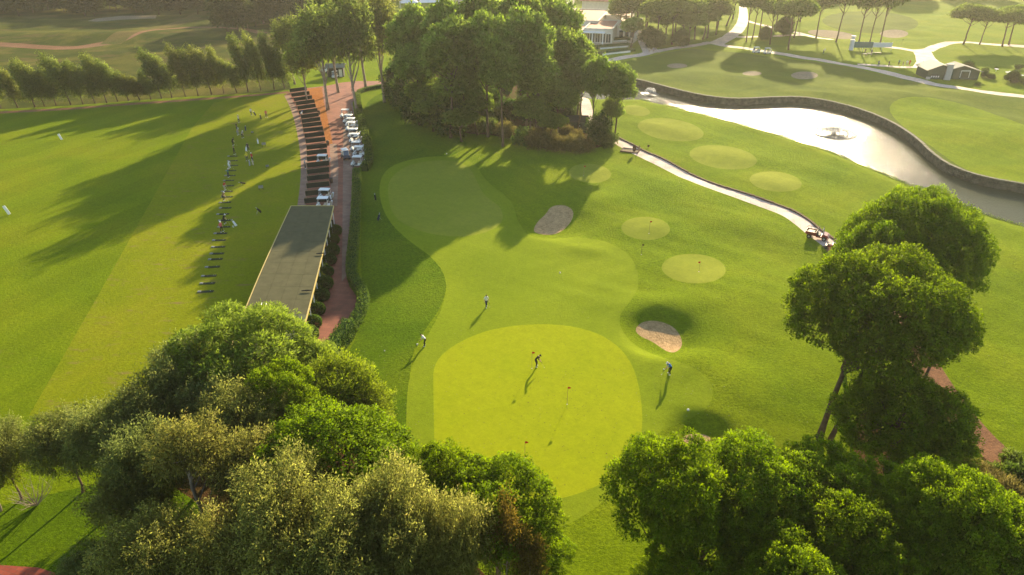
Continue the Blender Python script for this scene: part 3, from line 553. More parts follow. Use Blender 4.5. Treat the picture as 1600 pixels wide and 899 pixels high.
# right foreground pines
tc('pine_big2', 1420, 400, 100, 11.6, 'stone_pine', 'tall dark stone pine behind the twin trunked pine, nearest to the pond', 'pine tree', flat=1.05)
bx, by, bz = G(1280, 684); tree('pine_big', 'stone_pine', 'largest stone pine on the right with a bare forked trunk over pine litter', 'pine tree', bx, by, bz, 1.0, 1.06, 0)
tc('pine_low', 1410, 662, 102, 5.2, 'stone_pine', 'low round stone pine beside the dirt path and below the largest pine', 'pine tree')
for px, py, r, z, k, lab in [
 (1474, 515, 54, 8.2, 'pine_mid', 'narrow stone pine filling the right flank between the two tallest pines'),
 (1362, 420, 64, 12.0, 'pine_mid2', 'stone pine crown joining the two tallest pines on their left side'),
 (1040, 765, 96, 10.5, 'pine_mid', 'stone pine with tall thin trunk at the lower right edge of the putting collar'),
 (1160, 762, 98, 9.0, 'pine_mid2', 'stone pine just right of the one overhanging the putting collar, beneath the hidden bunker'),
 (1280, 772, 92, 8.5, 'pine_mid', 'stone pine in the lower right grove below the forked trunk'),
 (1110, 855, 98, 7.2, 'pine_mid2', 'lower stone pine between the collar pine and the bottom edge of the photo'),
 (1215, 850, 96, 8.0, 'pine_mid', 'stone pine in the middle of the lower right grove'),
 (1318, 850, 92, 8.4, 'pine_mid2', 'rounded stone pine right of the middle of the lower right grove'),
 (1368, 788, 72, 7.5, 'pine_mid', 'small stone pine at the scrubby gap in the lower right grove'),
 (1480, 835, 104, 9, 'pine_big2', 'wide pale green stone pine right of the gap in the lower right grove'),
 (1590, 870, 104, 9, 'pine_mid', 'stone pine cut by the right edge of the photo below the scrub bank'),
 (1395, 885, 88, 8, 'pine_mid', 'stone pine at the bottom edge left of the wide pale green one'),
 (1240, 930, 90, 8, 'pine_mid2', 'stone pine mostly below the bottom edge in the lower right grove'),
 (1070, 800, 70, 7, 'pine_mid2', 'stone pine wedged between the collar pine and its right hand neighbour'),
 (1235, 800, 70, 8, 'pine_mid2', 'stone pine at the centre of the merged lower right canopy'),
 (1040, 905, 55, 4, 'pine_mid2', 'short pine under the collar pine at the bottom edge of the photo'),
 (1455, 690, 70, 2.6, 'pine_mid2', 'young low pine in the shade behind the dirt path pine')]:
    tc(k, px, py, r, z, 'stone_pine', lab, 'pine tree')
# left foreground
for px, py, r, z, k, nm, lab in [
 (385, 548, 118, 8.5, 'pine_air', 'aleppo_pine', 'open pine with visible pale branches over the near end of the range shelter'),
 (478, 575, 60, 6.5, 'pine_air', 'aleppo_pine', 'smaller open pine leaning over the brick path by the hedge'),
 (440, 628, 64, 8.5, 'pine_mid', 'stone_pine', 'dense bright green pine left of the wispy tree and below the shelter'),
 (520, 716, 126, 8.5, 'pine_mid2', 'stone_pine', 'broad bright green pine below the wispy tree left of the putting green'),
 (690, 762, 72, 8, 'pine_mid2', 'stone_pine', 'bright green pine at the lower left corner of the putting green'),
 (775, 790, 100, 8, 'pine_mid', 'stone_pine', 'large bright green pine overhanging the lower edge of the putting green'),
 (835, 860, 60, 5, 'pine_mid2', 'stone_pine', 'shaded pine below the one overhanging the putting green'),
 (530, 620, 56, 6, 'yellow', 'wispy_tree', 'wispy yellow green tree by the hedge above the broad bright pine'),
 (575, 645, 46, 4.5, 'yellow', 'wispy_tree', 'smaller wispy yellow green tree at the edge of the lawn'),
 (470, 650, 46, 7, 'pine_mid2', 'stone_pine', 'small bright pine between the dense pine and the wispy tree')]:
    tc(k, px, py, r, z, nm, lab, 'pine tree' if 'pine' in nm else 'tree')
for px, py, r, z, k, lab in [
 (295, 590, 62, 7.5, 'dark', 'dark olive tree at the left side of the open pine by the shelter'),
 (345, 640, 60, 7, 'dark', 'dark olive tree below the open pine and the shelter end'),
 (255, 640, 66, 7, 'dark', 'dark olive tree standing at the edge of the range grass'),
 (172, 680, 66, 6.5, 'dark', 'dark leaning tree on the left with its trunk on sunlit grass'),
 (95, 690, 52, 5.5, 'dark', 'thin grey green tree left of the dark leaning tree'),
 (232, 722, 62, 7, 'dark', 'olive tree behind the tree with the tall bare trunk'),
 (378, 668, 62, 7, 'euc2', 'brown tinged eucalyptus left of the dense bright pine'),
 (430, 675, 52, 7, 'euc', 'small eucalyptus directly below the dense bright pine'),
 (298, 705, 58, 10, 'euc_bare', 'tall eucalyptus with a bare pale trunk in the left grove'),
 (205, 780, 62, 5, 'euc2', 'low brownish eucalyptus casting shade on the left lawn'),
 (388, 752, 58, 7, 'euc2', 'eucalyptus right of the tall bare trunked one'),
 (240, 872, 80, 6.5, 'euc', 'pale eucalyptus at the bottom left above the shaded lawn'),
 (350, 885, 74, 6.5, 'euc2', 'eucalyptus at the bottom edge below the tall bare trunked one'),
 (455, 806, 84, 8.5, 'euc', 'full crowned eucalyptus below the broad bright green pine'),
 (440, 870, 74, 8, 'euc2', 'eucalyptus at the bottom edge left of centre'),
 (550, 850, 80, 8.5, 'euc', 'eucalyptus in the middle of the bottom left grove'),
 (628, 830, 70, 8.5, 'euc2', 'eucalyptus just left of the pine overhanging the green'),
 (530, 920, 80, 8, 'euc2', 'eucalyptus cut by the bottom edge in the left grove'),
 (640, 890, 72, 8, 'euc', 'eucalyptus at the bottom edge right of the left grove centre'),
 (712, 865, 58, 8, 'euc2', 'pale eucalyptus beside the reddish autumn tree'),
 (150, 890, 60, 3, 'dark', 'low dark tree in the shade at the bottom left corner'),
 (-5, 700, 44, 5.5, 'dark', 'eucalyptus cut by the left edge of the photo'),
 (-30, 740, 50, 4, 'yellow', 'pale tree at the left edge below the one cut by it')]:
    tc(k, px, py, r, z, 'eucalyptus_tree' if 'eucalyptus' in lab else 'olive_tree', lab)
tc('autumn', 782, 842, 32, 8, 'autumn_tree', 'orange leaved autumn tree at the bottom centre of the photo')
tc('autumn', 826, 884, 26, 6.5, 'autumn_tree', 'reddish brown small tree right of the orange autumn tree')
# centre clump
CL = 'tall pine in the dense clump at the top centre of the lawn'; CG = 'pines of the clump at the head of the lawn'
for i, (px, py, r, z, k) in enumerate(sorted([(642, 62, 44, 17, 0), (700, 52, 44, 19, 1), (755, 46, 46, 19.5, 0), (812, 40, 48, 20, 1), (868, 52, 46, 18, 0), (650, 105, 40, 13, 1), (698, 85, 48, 17, 0), (760, 75, 48, 18, 1), (820, 78, 48, 18, 0), (880, 88, 44, 15, 1), (905, 120, 32, 12, 0),
                        (668, 142, 38, 8, 1), (718, 130, 42, 11, 0), (836, 122, 42, 13, 1), (876, 150, 36, 9, 0), (720, 185, 34, 5, 1), (830, 172, 30, 7, 0), (862, 190, 26, 5, 1), (785, 110, 40, 15, 0), (648, 58, 34, 17, 1), (850, 60, 40, 17, 0), (675, 165, 34, 6, 0), (700, 150, 36, 8, 1), (745, 160, 30, 7, 0), (905, 95, 30, 14, 1)])):
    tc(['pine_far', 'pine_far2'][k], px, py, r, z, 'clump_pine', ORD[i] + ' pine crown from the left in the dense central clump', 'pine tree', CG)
for px, py, r, z, lab in [(932, 128, 26, 12, 'left pine of the pair standing by the red path near the green hut'), (966, 135, 30, 11, 'right leaning pine of the pair standing by the red path near the green hut'), (958, 172, 20, 6, 'low pine bough tree hanging in front of the pair by the red path')]:
    tc('pine_far', px, py, r, z, 'path_pine', lab, 'pine tree')
for px, py, r, lab in [(640, 165, 1, ''), (655, 185, 1, ''), (680, 195, 1, ''), (705, 203, 1, ''), (625, 150, 1, '')]:
    x, y, z = G(px, py + 6); tree('dark_bush', 'tall_hedge_bush', 'dark blue green bush in the tall hedge left of the central clump', 'bush', x, y, z, 1.5, 1.7, group='dark bushes along the left side of the clump')
for px, py in [(760, 208), (790, 214), (820, 226), (845, 232), (870, 236), (893, 238), (915, 237), (840, 205), (880, 215), (735, 206), (770, 190), (900, 222), (860, 222)]:
    x, y, z = G(px, py); tree(prnd.choice(['bush', 'reedy', 'reedy']), 'undergrowth_bush', 'straw coloured undergrowth bush along the front of the central clump', 'bush', x, y, z, prnd.uniform(1.0, 1.6), group='undergrowth bushes at the clump front')
for i, (px, py) in enumerate(sorted([(735, 185), (765, 178), (795, 186), (820, 190), (850, 196), (880, 196), (780, 150), (830, 160), (870, 170), (745, 150)])):
    x, y, z = G(px, py); tree('dark_bush', 'thicket_bush', ORD[i] + ' dark thicket bush from the left under the pines of the central clump', 'bush', x, y, z, prnd.uniform(1.0, 1.4), prnd.uniform(.8, 1.2), group='thicket under the central clump')
x, y, z = G(934, 226); tree('dark_bush', 'ivy_bush', 'dark conical bush at the foot of the pair of pines by the hut', 'bush', x, y, z, .9, 1.3)
x, y, z = G(948, 228); tree('bush', 'ivy_bush', 'round brownish bush right of the dark conical bush by the hut', 'bush', x, y, z, 1.4, 1.5)
# big trees at the head of the range
BL = 'tall feathery tree at the head of the driving range bays'; BG = 'tall trees behind the driving range bays'
for i, (px, py, r, z, k) in enumerate(sorted([(498, 62, 44, 16, 'far_broad'), (545, 52, 38, 18, 'far_broad'), (470, 92, 26, 10, 'far_broad'), (590, 40, 34, 18, 'far_broad'), (560, 20, 36, 19, 'far_broad'), (515, 30, 36, 18, 'far_broad'), (450, 60, 26, 12, 'far_broad')])):
    tc(k, px, py, r, z, 'tall_tree', ORD[i] + ' tall feathery tree from the left at the head of the range bays', 'tree', BG)
# wind blown row along the far edge of the range
rowb = [(2, 170), (28, 168), (55, 168), (70, 166), (88, 165), (111, 164), (130, 163), (149, 162), (167, 161), (184, 159), (201, 158), (219, 157), (236, 156), (253, 154), (269, 153), (290, 151), (310, 150), (331, 148), (350, 146), (370, 145), (388, 144), (408, 142), (429, 140), (445, 138)]
hts = [8, 7.5, 8.5, 8, 7, 9.5, 8, 7.5, 9, 8, 5.5, 5, 5.5, 9.5, 8, 10, 9, 9.5, 9, 6.5, 11, 11.5, 11, 8]
for i, (px, py) in enumerate(rowb):
    tb(['poplar', 'poplar2'][i % 2], px, py, hts[i] * .72, 1.45 + .3 * (i % 3), 'windbreak_tree', ORD[i] + ' tree from the left in the windbreak row beyond the range', 'tree', 'windbreak trees behind the driving range', rz=prnd.uniform(-.5, .5))
for px, py in [(200, 120), (212, 128)]: pass
# far woods along the top
WL = 'dark tree in the far wood behind the dry field'; WG = 'far wood along the top left'
wr = random.Random(9)
for i in range(46):
    px = -60 + i * 11.5 + wr.uniform(-4, 4); py = 26 - (px / 440) * 8 + wr.uniform(-10, 2)
    if px > 380: py += 18
    x, y, z = G(px, py); tree('wood', 'far_wood_tree', WL, 'tree', x, y, z, wr.uniform(.9, 1.4), wr.uniform(.8, 1.1), group=WG)
for i in range(26):
    px = 360 + i * 10 + wr.uniform(-4, 4); py = 50 - i * 1.6 + wr.uniform(-6, 3)
    if px < 590: x, y, z = G(px, py); tree('wood' if wr.random() < .7 else 'far_broad', 'far_wood_tree', WL, 'tree', x, y, z, wr.uniform(.9, 1.3), wr.uniform(1.0, 1.3), group=WG)
for i in range(80):
    x = -330 + i * 9 + wr.uniform(-4, 4); y = wr.uniform(385, 430); tree('wood', 'horizon_tree', 'hazy tree in the belt of wood along the top of the photo', 'tree', x, y, h1(x, y), wr.uniform(1.1, 1.7), wr.uniform(1.1, 1.6), group='belt of trees at the top of the photo')
UL = 'hazy umbrella pine beside the club house path'; UG = 'umbrella pines by the club house path'
for i, (px, py, h, r) in enumerate(sorted([(975, 60, 12, 6), (985, 62, 12, 6), (994, 62, 13, 6.5), (1027, 72, 12, 7), (1050, 70, 13, 7), (1065, 68, 12, 7), (1085, 62, 12, 7), (1105, 60, 12, 7), (1040, 40, 15, 8), (1080, 40, 15, 8), (1120, 45, 12, 7), (1145, 30, 15, 7), (1010, 45, 14, 7)])):
    tb('umbrella', px, py, h, r, 'umbrella_pine', ORD[i] + ' umbrella pine trunk from the left along the club house path', 'pine tree', UG)
for i, (px, py, h, r) in enumerate(sorted([(965, 50, 8, 5), (985, 75, 7, 4.5), (1008, 52, 9, 6), (1035, 66, 8, 6.5), (1058, 62, 9, 7), (1075, 70, 8, 6), (1098, 62, 8, 6), (1118, 55, 9, 6), (1068, 40, 12, 8), (1135, 40, 11, 7), (1095, 30, 12, 8)])):
    tb('pine_far', px, py, h, r, 'grove_pine', ORD[i] + ' low crowned pine from the left in the grove right of the club house', 'pine tree', 'low crowned pines right of the club house')
UL2 = 'hazy umbrella pine on the lawn between the far cart paths'; UG2 = 'umbrella pines between the far cart paths'
for i, (px, py, h, r) in enumerate(sorted([(1166, 66, 14, 5), (1175, 62, 14, 5), (1186, 58, 14, 6), (1203, 70, 12, 5), (1232, 78, 13, 7), (1240, 60, 12, 6), (1275, 60, 13, 6), (1306, 66, 15, 6), (1340, 72, 15, 6), (1357, 72, 15, 5), (1374, 73, 16, 6), (1212, 40, 14, 6), (1250, 35, 15, 6)])):
    tb('umbrella', px, py, h, r, 'umbrella_pine', ORD[i] + ' umbrella pine from the left between the far cart paths', 'pine tree', UG2)
for i, (px, py, h, r) in enumerate([(1505, 69, 10, 6.5), (1530, 70, 9, 5), (1566, 73, 9.5, 6.5), (1576, 70, 10, 6.5), (1620, 75, 10, 6.5)]):
    tb('umbrella', px, py, h, r, 'umbrella_pine', ORD[i] + ' umbrella pine from the left in the line behind the halfway house', 'pine tree', 'umbrella pines behind the halfway house')
for px, py, s in [(1223, 55, 1.3), (1196, 62, .9), (1012, 70, 1.2), (1024, 76, 1.2), (1062, 72, 1.1)]:
    x, y, z = G(px, py); tree('dark_bush', 'path_bush', 'round dark bush beside the far cart path', 'bush', x, y, z, s, s, group='dark bushes beside the far cart path')
for i in range(18):
    px = wr.uniform(1500, 1640); py = wr.uniform(108, 140) if i > 5 else wr.uniform(118, 132); x, y, z = G(px, py); tree(wr.choice(['dark_bush', 'bush', 'bush']), 'garden_bush', 'small dark bush in the garden around the halfway house', 'bush', x, y, z, wr.uniform(.35, .8), group='garden bushes at the halfway house')
for px, py, s, k in [(1588, 738, .9, 'bush'), (1560, 752, .8, 'bush'), (1600, 765, 1.1, 'bush'), (1530, 755, .8, 'reedy'), (1500, 738, .7, 'reedy'), (1555, 785, 1, 'reedy'), (1585, 800, 1, 'reedy'), (1520, 785, .9, 'reedy'), (1480, 760, .8, 'reedy'), (1540, 810, .9, 'reedy')]:
    x, y, z = G(px, py); tree(k, 'scrub_bush', 'leafy green shrub on the scrub bank at the end of the dirt path' if k == 'bush' else 'dry grey brown scrub bush on the bank at the end of the dirt path', 'bush', x, y, z, s, group='green shrubs on the scrub bank' if k == 'bush' else 'dry scrub on the bank')

# ------------------------------------------------------------------ object materials
M['white'] = plain('white paint', (.80, .79, .76), .45, 0, .05, 2); M['black'] = plain('black rubber', (.02, .02, .022), .7, 0, .2)
M['beige'] = plain('beige vinyl', (.55, .45, .32), .6); M['navy'] = plain('dark blue paint', (.03, .035, .06), .4); M['steel'] = plain('steel', (.45, .45, .46), .35, .8)
M['divider'] = plain('dark green shade cloth', (.016, .024, .020), .9, 0, .25, 1.5, .1); M['wood'] = plain('weathered timber', (.30, .20, .12), .8, 0, .3, 6, .2)
M['roofsheet'] = plain('grey green roof sheet', (.098, .092, .048), .95, 0, .16, .9, .05); M['roofpatch'] = plain('paler green roof sheet', (.115, .125, .07), .95, 0, .12, .9, .05)
M['yellow_trim'] = plain('ochre fascia', (.50, .38, .12), .6); M['darkgreen'] = plain('dark green boards', (.03, .055, .04), .7, 0, .2, 3, .2); M['hutroof'] = plain('charcoal shingles', (.045, .042, .045), .85, 0, .25, 4, .2)
M['maroon'] = plain('maroon paint', (.22, .02, .02), .35, 0, .1, 2, .5); M['glass'] = plain('windscreen glass', (.12, .15, .22), .08, 0, .05, 2, .9)
M['warm_wall'] = plain('warm white render', (.70, .62, .52), .8, 0, .06, 1); M['terracotta'] = plain('terracotta roofing', (.38, .14, .07), .8, 0, .2, 1.2); M['cream'] = plain('cream render', (.62, .55, .43), .8, 0, .1, 1); M['dark_glass'] = plain('dark window glass', (.03, .035, .04), .12, 0, .1, 2, .8)
M['stone'] = plain('pond wall stone', (.11, .095, .065), .9, 0, .45, 1.1, .2, .1); M['coping'] = plain('stone coping', (.15, .135, .09), .9, 0, .3, 2, .2, .05); M['kerb'] = plain('dark brown kerb', (.10, .05, .03), .9, 0, .3, 2, .2)
M['redcloth'] = plain('red flag cloth', (.62, .02, .02), .8); M['mat'] = plain('dark hitting mat', (.025, .035, .02), .95, 0, .2, 6, .1); M['tray'] = plain('grey ball tray', (.22, .22, .20), .6)
M['skin'] = plain('skin', (.50, .30, .20), .6, 0, .05); M['hair'] = plain('dark hair', (.03, .02, .015), .8); M['pale_boards'] = plain('pale roof boards', (.42, .36, .24), .8, 0, .15, 2)
M['greyroof'] = plain('grey green shingles', (.20, .20, .15), .85, 0, .15, 3); M['chimney'] = plain('grey rendered chimney', (.36, .34, .33), .8, 0, .1, 2); M['banner_teal'] = plain('dark teal banner', (.02, .10, .10), .7, 0, .1, 1); M['banner_pale'] = plain('pale lilac banner', (.50, .50, .56), .7, 0, .08, 1)
CLOTH = {k: plain(k + ' cloth', c, .85, 0, .12, 6, .15) for k, c in dict(white=(.72, .72, .72), black=(.018, .018, .02), grey=(.28, .28, .30), blue=(.02, .16, .55), red=(.50, .02, .03), pink=(.65, .10, .13), yellow=(.75, .62, .03), teal=(.02, .16, .15), navy=(.025, .03, .07), brown=(.22, .12, .07), orange=(.6, .2, .08), beige=(.42, .36, .26), green=(.12, .3, .1)).items()}
# ------------------------------------------------------------------ people
def person_mesh(pose):
    """one continuous skinned body; returns mesh with slots skin, shirt, trousers, hair, shoes"""
    J = {}; bend = {'putt': 38, 'address': 30, 'stand': 3, 'swing': 14, 'walk': 4, 'finish': 2}[pose]; b = R(bend)
    hip = Vector((0, 0, .93)); 
    def sp(l, side=0): return hip + Vector((side, -math.sin(b) * l + (.10 if bend > 20 else 0), math.cos(b) * l))
    J['pelvis'] = hip + Vector((0, .10 if bend > 20 else 0, 0)); J['waist'] = sp(.16); J['chest'] = sp(.36); J['neck0'] = sp(.50)
    nb = R(bend * 1.25); hd = Vector((0, -math.sin(nb), math.cos(nb)))
    J['neck'] = J['neck0'] + hd * .09; J['head'] = J['neck'] + hd * .11; J['crown'] = J['head'] + hd * .11
    stance = .17 if pose != 'walk' else .10
    for s, n in ((-1, 'l'), (1, 'r')):
        J['hip' + n] = J['pelvis'] + Vector((s * .10, 0, -.06)); fy = 0.0
        if pose == 'walk': fy = .22 * s
        J['knee' + n] = Vector((s * (stance * .85), fy * .4 - (.06 if bend > 20 else .02), .50)); J['ank' + n] = Vector((s * stance, fy, .09)); J['toe' + n] = Vector((s * (stance + .03), fy - .17, .045)); J['heel' + n] = Vector((s * stance, fy + .05, .05))
        J['sh' + n] = sp(.46, s * .19)
        if pose in ('putt', 'address'):
            J['el' + n] = J['sh' + n] + Vector((-s * .03, -.10, -.27)); J['wr' + n] = Vector((s * .035, J['sh' + n].y - .26, J['sh' + n].z - .50)); hv = Vector((-s * .02, -.06, -.08))
        elif pose == 'swing':
            J['el' + n] = J['sh' + n] + Vector((.22 if s > 0 else .26, -.08, .02 if s > 0 else .0)); J['wr' + n] = Vector((.40, -.10 - s * .02, 1.62)); hv = Vector((.02, 0, .09))
        elif pose == 'finish':
            J['el' + n] = J['sh' + n] + Vector((-.15, -.22, .02)); J['wr' + n] = Vector((-.16, -.20 - s * .03, 1.60)); hv = Vector((-.03, .02, .09))
        else:
            J['el' + n] = J['sh' + n] + Vector((s * .07, .03 - (.05 * s if pose == 'walk' else 0), -.28)); J['wr' + n] = J['el' + n] + Vector((s * .0, -.10 - (.08 * s if pose == 'walk' else 0), -.24)); hv = Vector((0, -.03, -.09))
        J['pm' + n] = J['wr' + n] + hv
    E = [('pelvis', 'waist', 1), ('waist', 'chest', 1), ('chest', 'neck0', 1), ('neck0', 'neck', 0), ('neck', 'head', 0), ('head', 'crown', 3)]
    for n in 'lr': E += [('pelvis', 'hip' + n, 2), ('hip' + n, 'knee' + n, 2), ('knee' + n, 'ank' + n, 2), ('ank' + n, 'toe' + n, 4), ('ank' + n, 'heel' + n, 4), ('neck0', 'sh' + n, 1), ('sh' + n, 'el' + n, 1), ('el' + n, 'wr' + n, 0), ('wr' + n, 'pm' + n, 0)]
    rad = dict(pelvis=.15, waist=.135, chest=.155, neck0=.10, neck=.055, head=.10, crown=.075, hip=.10, knee=.065, ank=.05, toe=.04, heel=.045, sh=.075, el=.05, wr=.035, pm=.042)
    names = list(J); me = bpy.data.meshes.new('p'); me.from_pydata([J[k] for k in names], [(names.index(a), names.index(c)) for a, c, _ in E], [])
    o = bpy.data.objects.new('p', me); COL.objects.link(o); m = o.modifiers.new('s', 'SKIN'); m.use_smooth_shade = True
    for i, k in enumerate(names):
        r = rad[k if k in rad else k[:-1]]; sv = me.skin_vertices[0].data[i]; sv.radius = (r, r * (.75 if k in ('pelvis', 'waist', 'chest') else 1)); sv.use_root = (i == 0)
    ss = o.modifiers.new('u', 'SUBSURF'); ss.levels = 1; dg = bpy.context.evaluated_depsgraph_get(); em = bpy.data.meshes.new_from_object(o.evaluated_get(dg)); COL.objects.unlink(o); bpy.data.objects.remove(o)
    seg = [(J[a], J[c], k) for a, c, k in E]
    def near(p):
        best = (9, 0)
        for a, c, k in seg:
            v = c - a; t = max(0, min(1, (p - a).dot(v) / v.dot(v))); d = (p - a - v * t).length
            if d < best[0]: best = (d, k)
        return best[1]
    fm = []
    for f in em.polygons:
        k = near(f.center); fm.append(k)
    bm = bmesh.new(); bm.from_mesh(em)
    for f, k in zip(bm.faces, fm): f.material_index = k
    ex = MB(); fd = Vector((0, -math.cos(nb), -math.sin(nb)))
    for s, n in ((-1, 'l'), (1, 'r')):       # fingers and thumb, unequal and bent
        a, c = J['wr' + n], J['pm' + n]; d = (c - a).normalized(); sd_ = Vector((s, 0, 0)) if abs(d.x) < .7 else Vector((0, 1, 0)); q = d.cross(sd_).normalized()
        for j, L in enumerate((.065, .075, .07, .055)):
            p0 = c + q * (.024 - .016 * j) + d * .02; p1 = p0 + d * L * .5; p2 = p1 + (d * .5 - sd_ * .8).normalized() * L * .5; ex.tube([p0, p1, p2], [.009, .008, .006], 4, 0)
        p0 = a + d * .035 + q * .03; ex.tube([p0, p0 + (q + d).normalized() * .035, p0 + (q * .5 + d).normalized() * .065], [.011, .010, .007], 4, 0)
    h = J['head']; ex.add([h + fd * .13 + Vector(v) for v in ((0, -.0, -.02), (-.016, .03, -.03), (.016, .03, -.03), (0, .03, .03))], [(0, 1, 2), (0, 2, 3), (0, 3, 1), (1, 3, 2)], 0)
    for s in (-1, 1):
        ex.ball(h + fd * .092 + Vector((s * .034, 0, .012)), .013, 5, 4, 3); ex.ball(h + Vector((s * .10, 0, -.005)), (.012, .02, .03), 5, 4, 0)
    ex.box(h + fd * .096 + Vector((0, 0, -.05)), (.045, .012, .01), 0, 3)
    n0 = [bm.verts.new(v) for v in ex.v]
    for f, k in zip(ex.f, ex.m):
        ff = bm.faces.new([n0[i] for i in f]); ff.material_index = k; ff.smooth = True
    for k in range(5): em.materials.append(M['skin'])
    bm.to_mesh(em); bm.free()
    em.name = 'person'; return em, J
PM = {p: person_mesh(p) for p in ('putt', 'address', 'stand', 'swing', 'walk', 'finish')}
capm = MB(); capm.ball((0, 0, .02), (.108, .112, .075), 10, 6, 0); capm.box((0, -.13, -.005), (.13, .10, .012), 0, 0); CAP = capm.mesh('cap', M['white'], True)
def slots(o, ms):
    for i, m in enumerate(ms): o.material_slots[i].link = 'OBJECT'; o.material_slots[i].material = m
def person(px, py, pose, rz, shirt, trousers, label, cap=None, sc=1.0, shoes='white', at=None, group=None):
    x, y, z = at or G(px, py); me, J = PM[pose]; o = link('person', me, None, (x, y, z), R(rz)); o.scale = (sc,) * 3
    slots(o, [M['skin'], CLOTH[shirt], CLOTH[trousers], M['hair'], CLOTH[shoes]]); tag(o, label, 'person', group)
    if cap:
        c = link('cap', CAP, o, J['head'] + (J['crown'] - J['head']) * .55); c.rotation_euler = (R({'putt': 45, 'address': 36}.get(pose, 6)), 0, 0); slots(c, [CLOTH[cap]])
    return o, J
def club_mesh(a, b):
    m = MB(); a, b = Vector(a), Vector(b); d = (b - a).normalized(); m.tube([a, a + d * .25], .014, 5, 1); m.tube([a + d * .25, b], [.008, .006], 5, 0); m.box(b + Vector((-.03, 0, .02)), (.11, .03, .04), 0, 0); return m
def give_club(po, J, pose, label, putter=True):
    h = (J['pml'] + J['pmr']) / 2
    if pose in ('putt', 'address'): e = Vector((0, h.y - .35, .02))
    elif pose == 'swing': e = h + Vector((-.55, .35, .55))
    elif pose == 'finish': e = h + Vector((.45, .60, -.15))
    else: h = J['pmr']; e = h + Vector((.05, -.15, -.62))
    me = club_mesh(h, e).mesh('golf_club', [M['steel'], M['black']]); o = link('golf_club', me); o.matrix_world = Matrix.Translation(po.location) @ Matrix.Rotation(po.rotation_euler.z, 4, 'Z'); tag(o, label, 'golf club')
for px, py, pose, rz, sh, tr, cap, lab, clab in [
 (664, 541, 'putt', -90, 'white', 'black', None, 'golfer in a white shirt bending over a ball left of the putting green', 'club of the white shirted golfer left of the putting green'),
 (760, 480, 'walk', 20, 'white', 'navy', None, 'golfer in a white top standing above the putting green', 'club of the golfer in the white top above the putting green'),
 (838, 573, 'putt', 75, 'black', 'black', 'black', 'golfer dressed all in black putting on the big green', 'putter of the golfer dressed all in black'),
 (1046, 585, 'putt', -80, 'blue', 'black', 'white', 'golfer in a bright blue shirt putting below the near bunker', 'putter of the golfer in the bright blue shirt'),
 (373.5, 191.8, 'finish', 60, 'white', 'navy', 'white', 'golfer in white swinging at the far end of the tee line', 'club of the far golfer in white'),
 (372, 211.5, 'address', 70, 'beige', 'grey', 'white', 'golfer in pale clothes second along the far tee line', 'club of the golfer in pale clothes'),
 (364.5, 227.5, 'address', 80, 'black', 'black', 'black', 'golfer in black bending at the tee line, nearer the far end', 'club of the bending golfer in black'),
 (366.8, 241.8, 'finish', 60, 'black', 'black', None, 'golfer in black with arms raised next to the bending one', 'club of the golfer in black with arms raised'),
 (358.8, 263.2, 'address', 75, 'white', 'white', None, 'golfer all in white in the middle of the tee line', 'club of the golfer all in white'),
 (357.3, 277.4, 'swing', 80, 'teal', 'navy', 'white', 'golfer in a dark teal shirt in the middle of the tee line', 'club of the golfer in the dark teal shirt'),
 (351.6, 297.8, 'address', 80, 'red', 'beige', None, 'golfer in a dark red shirt and beige trousers on the tee line', 'club of the golfer in the dark red shirt'),
 (349.8, 314, 'address', 80, 'brown', 'black', 'white', 'golfer in dark brown with a white cap on the tee line', 'club of the golfer in dark brown'),
 (351.3, 350, 'address', 80, 'black', 'black', 'white', 'golfer in black with a white cap near the trolley', 'club of the golfer in black near the trolley'),
 (346.7, 363, 'stand', 60, 'pink', 'black', 'white', 'golfer in a bright red pink top, nearest on the tee line', 'club of the golfer in the red pink top')]:
    o, J = person(px, py, pose, rz, sh, tr, lab, cap); give_club(o, J, pose, clab)
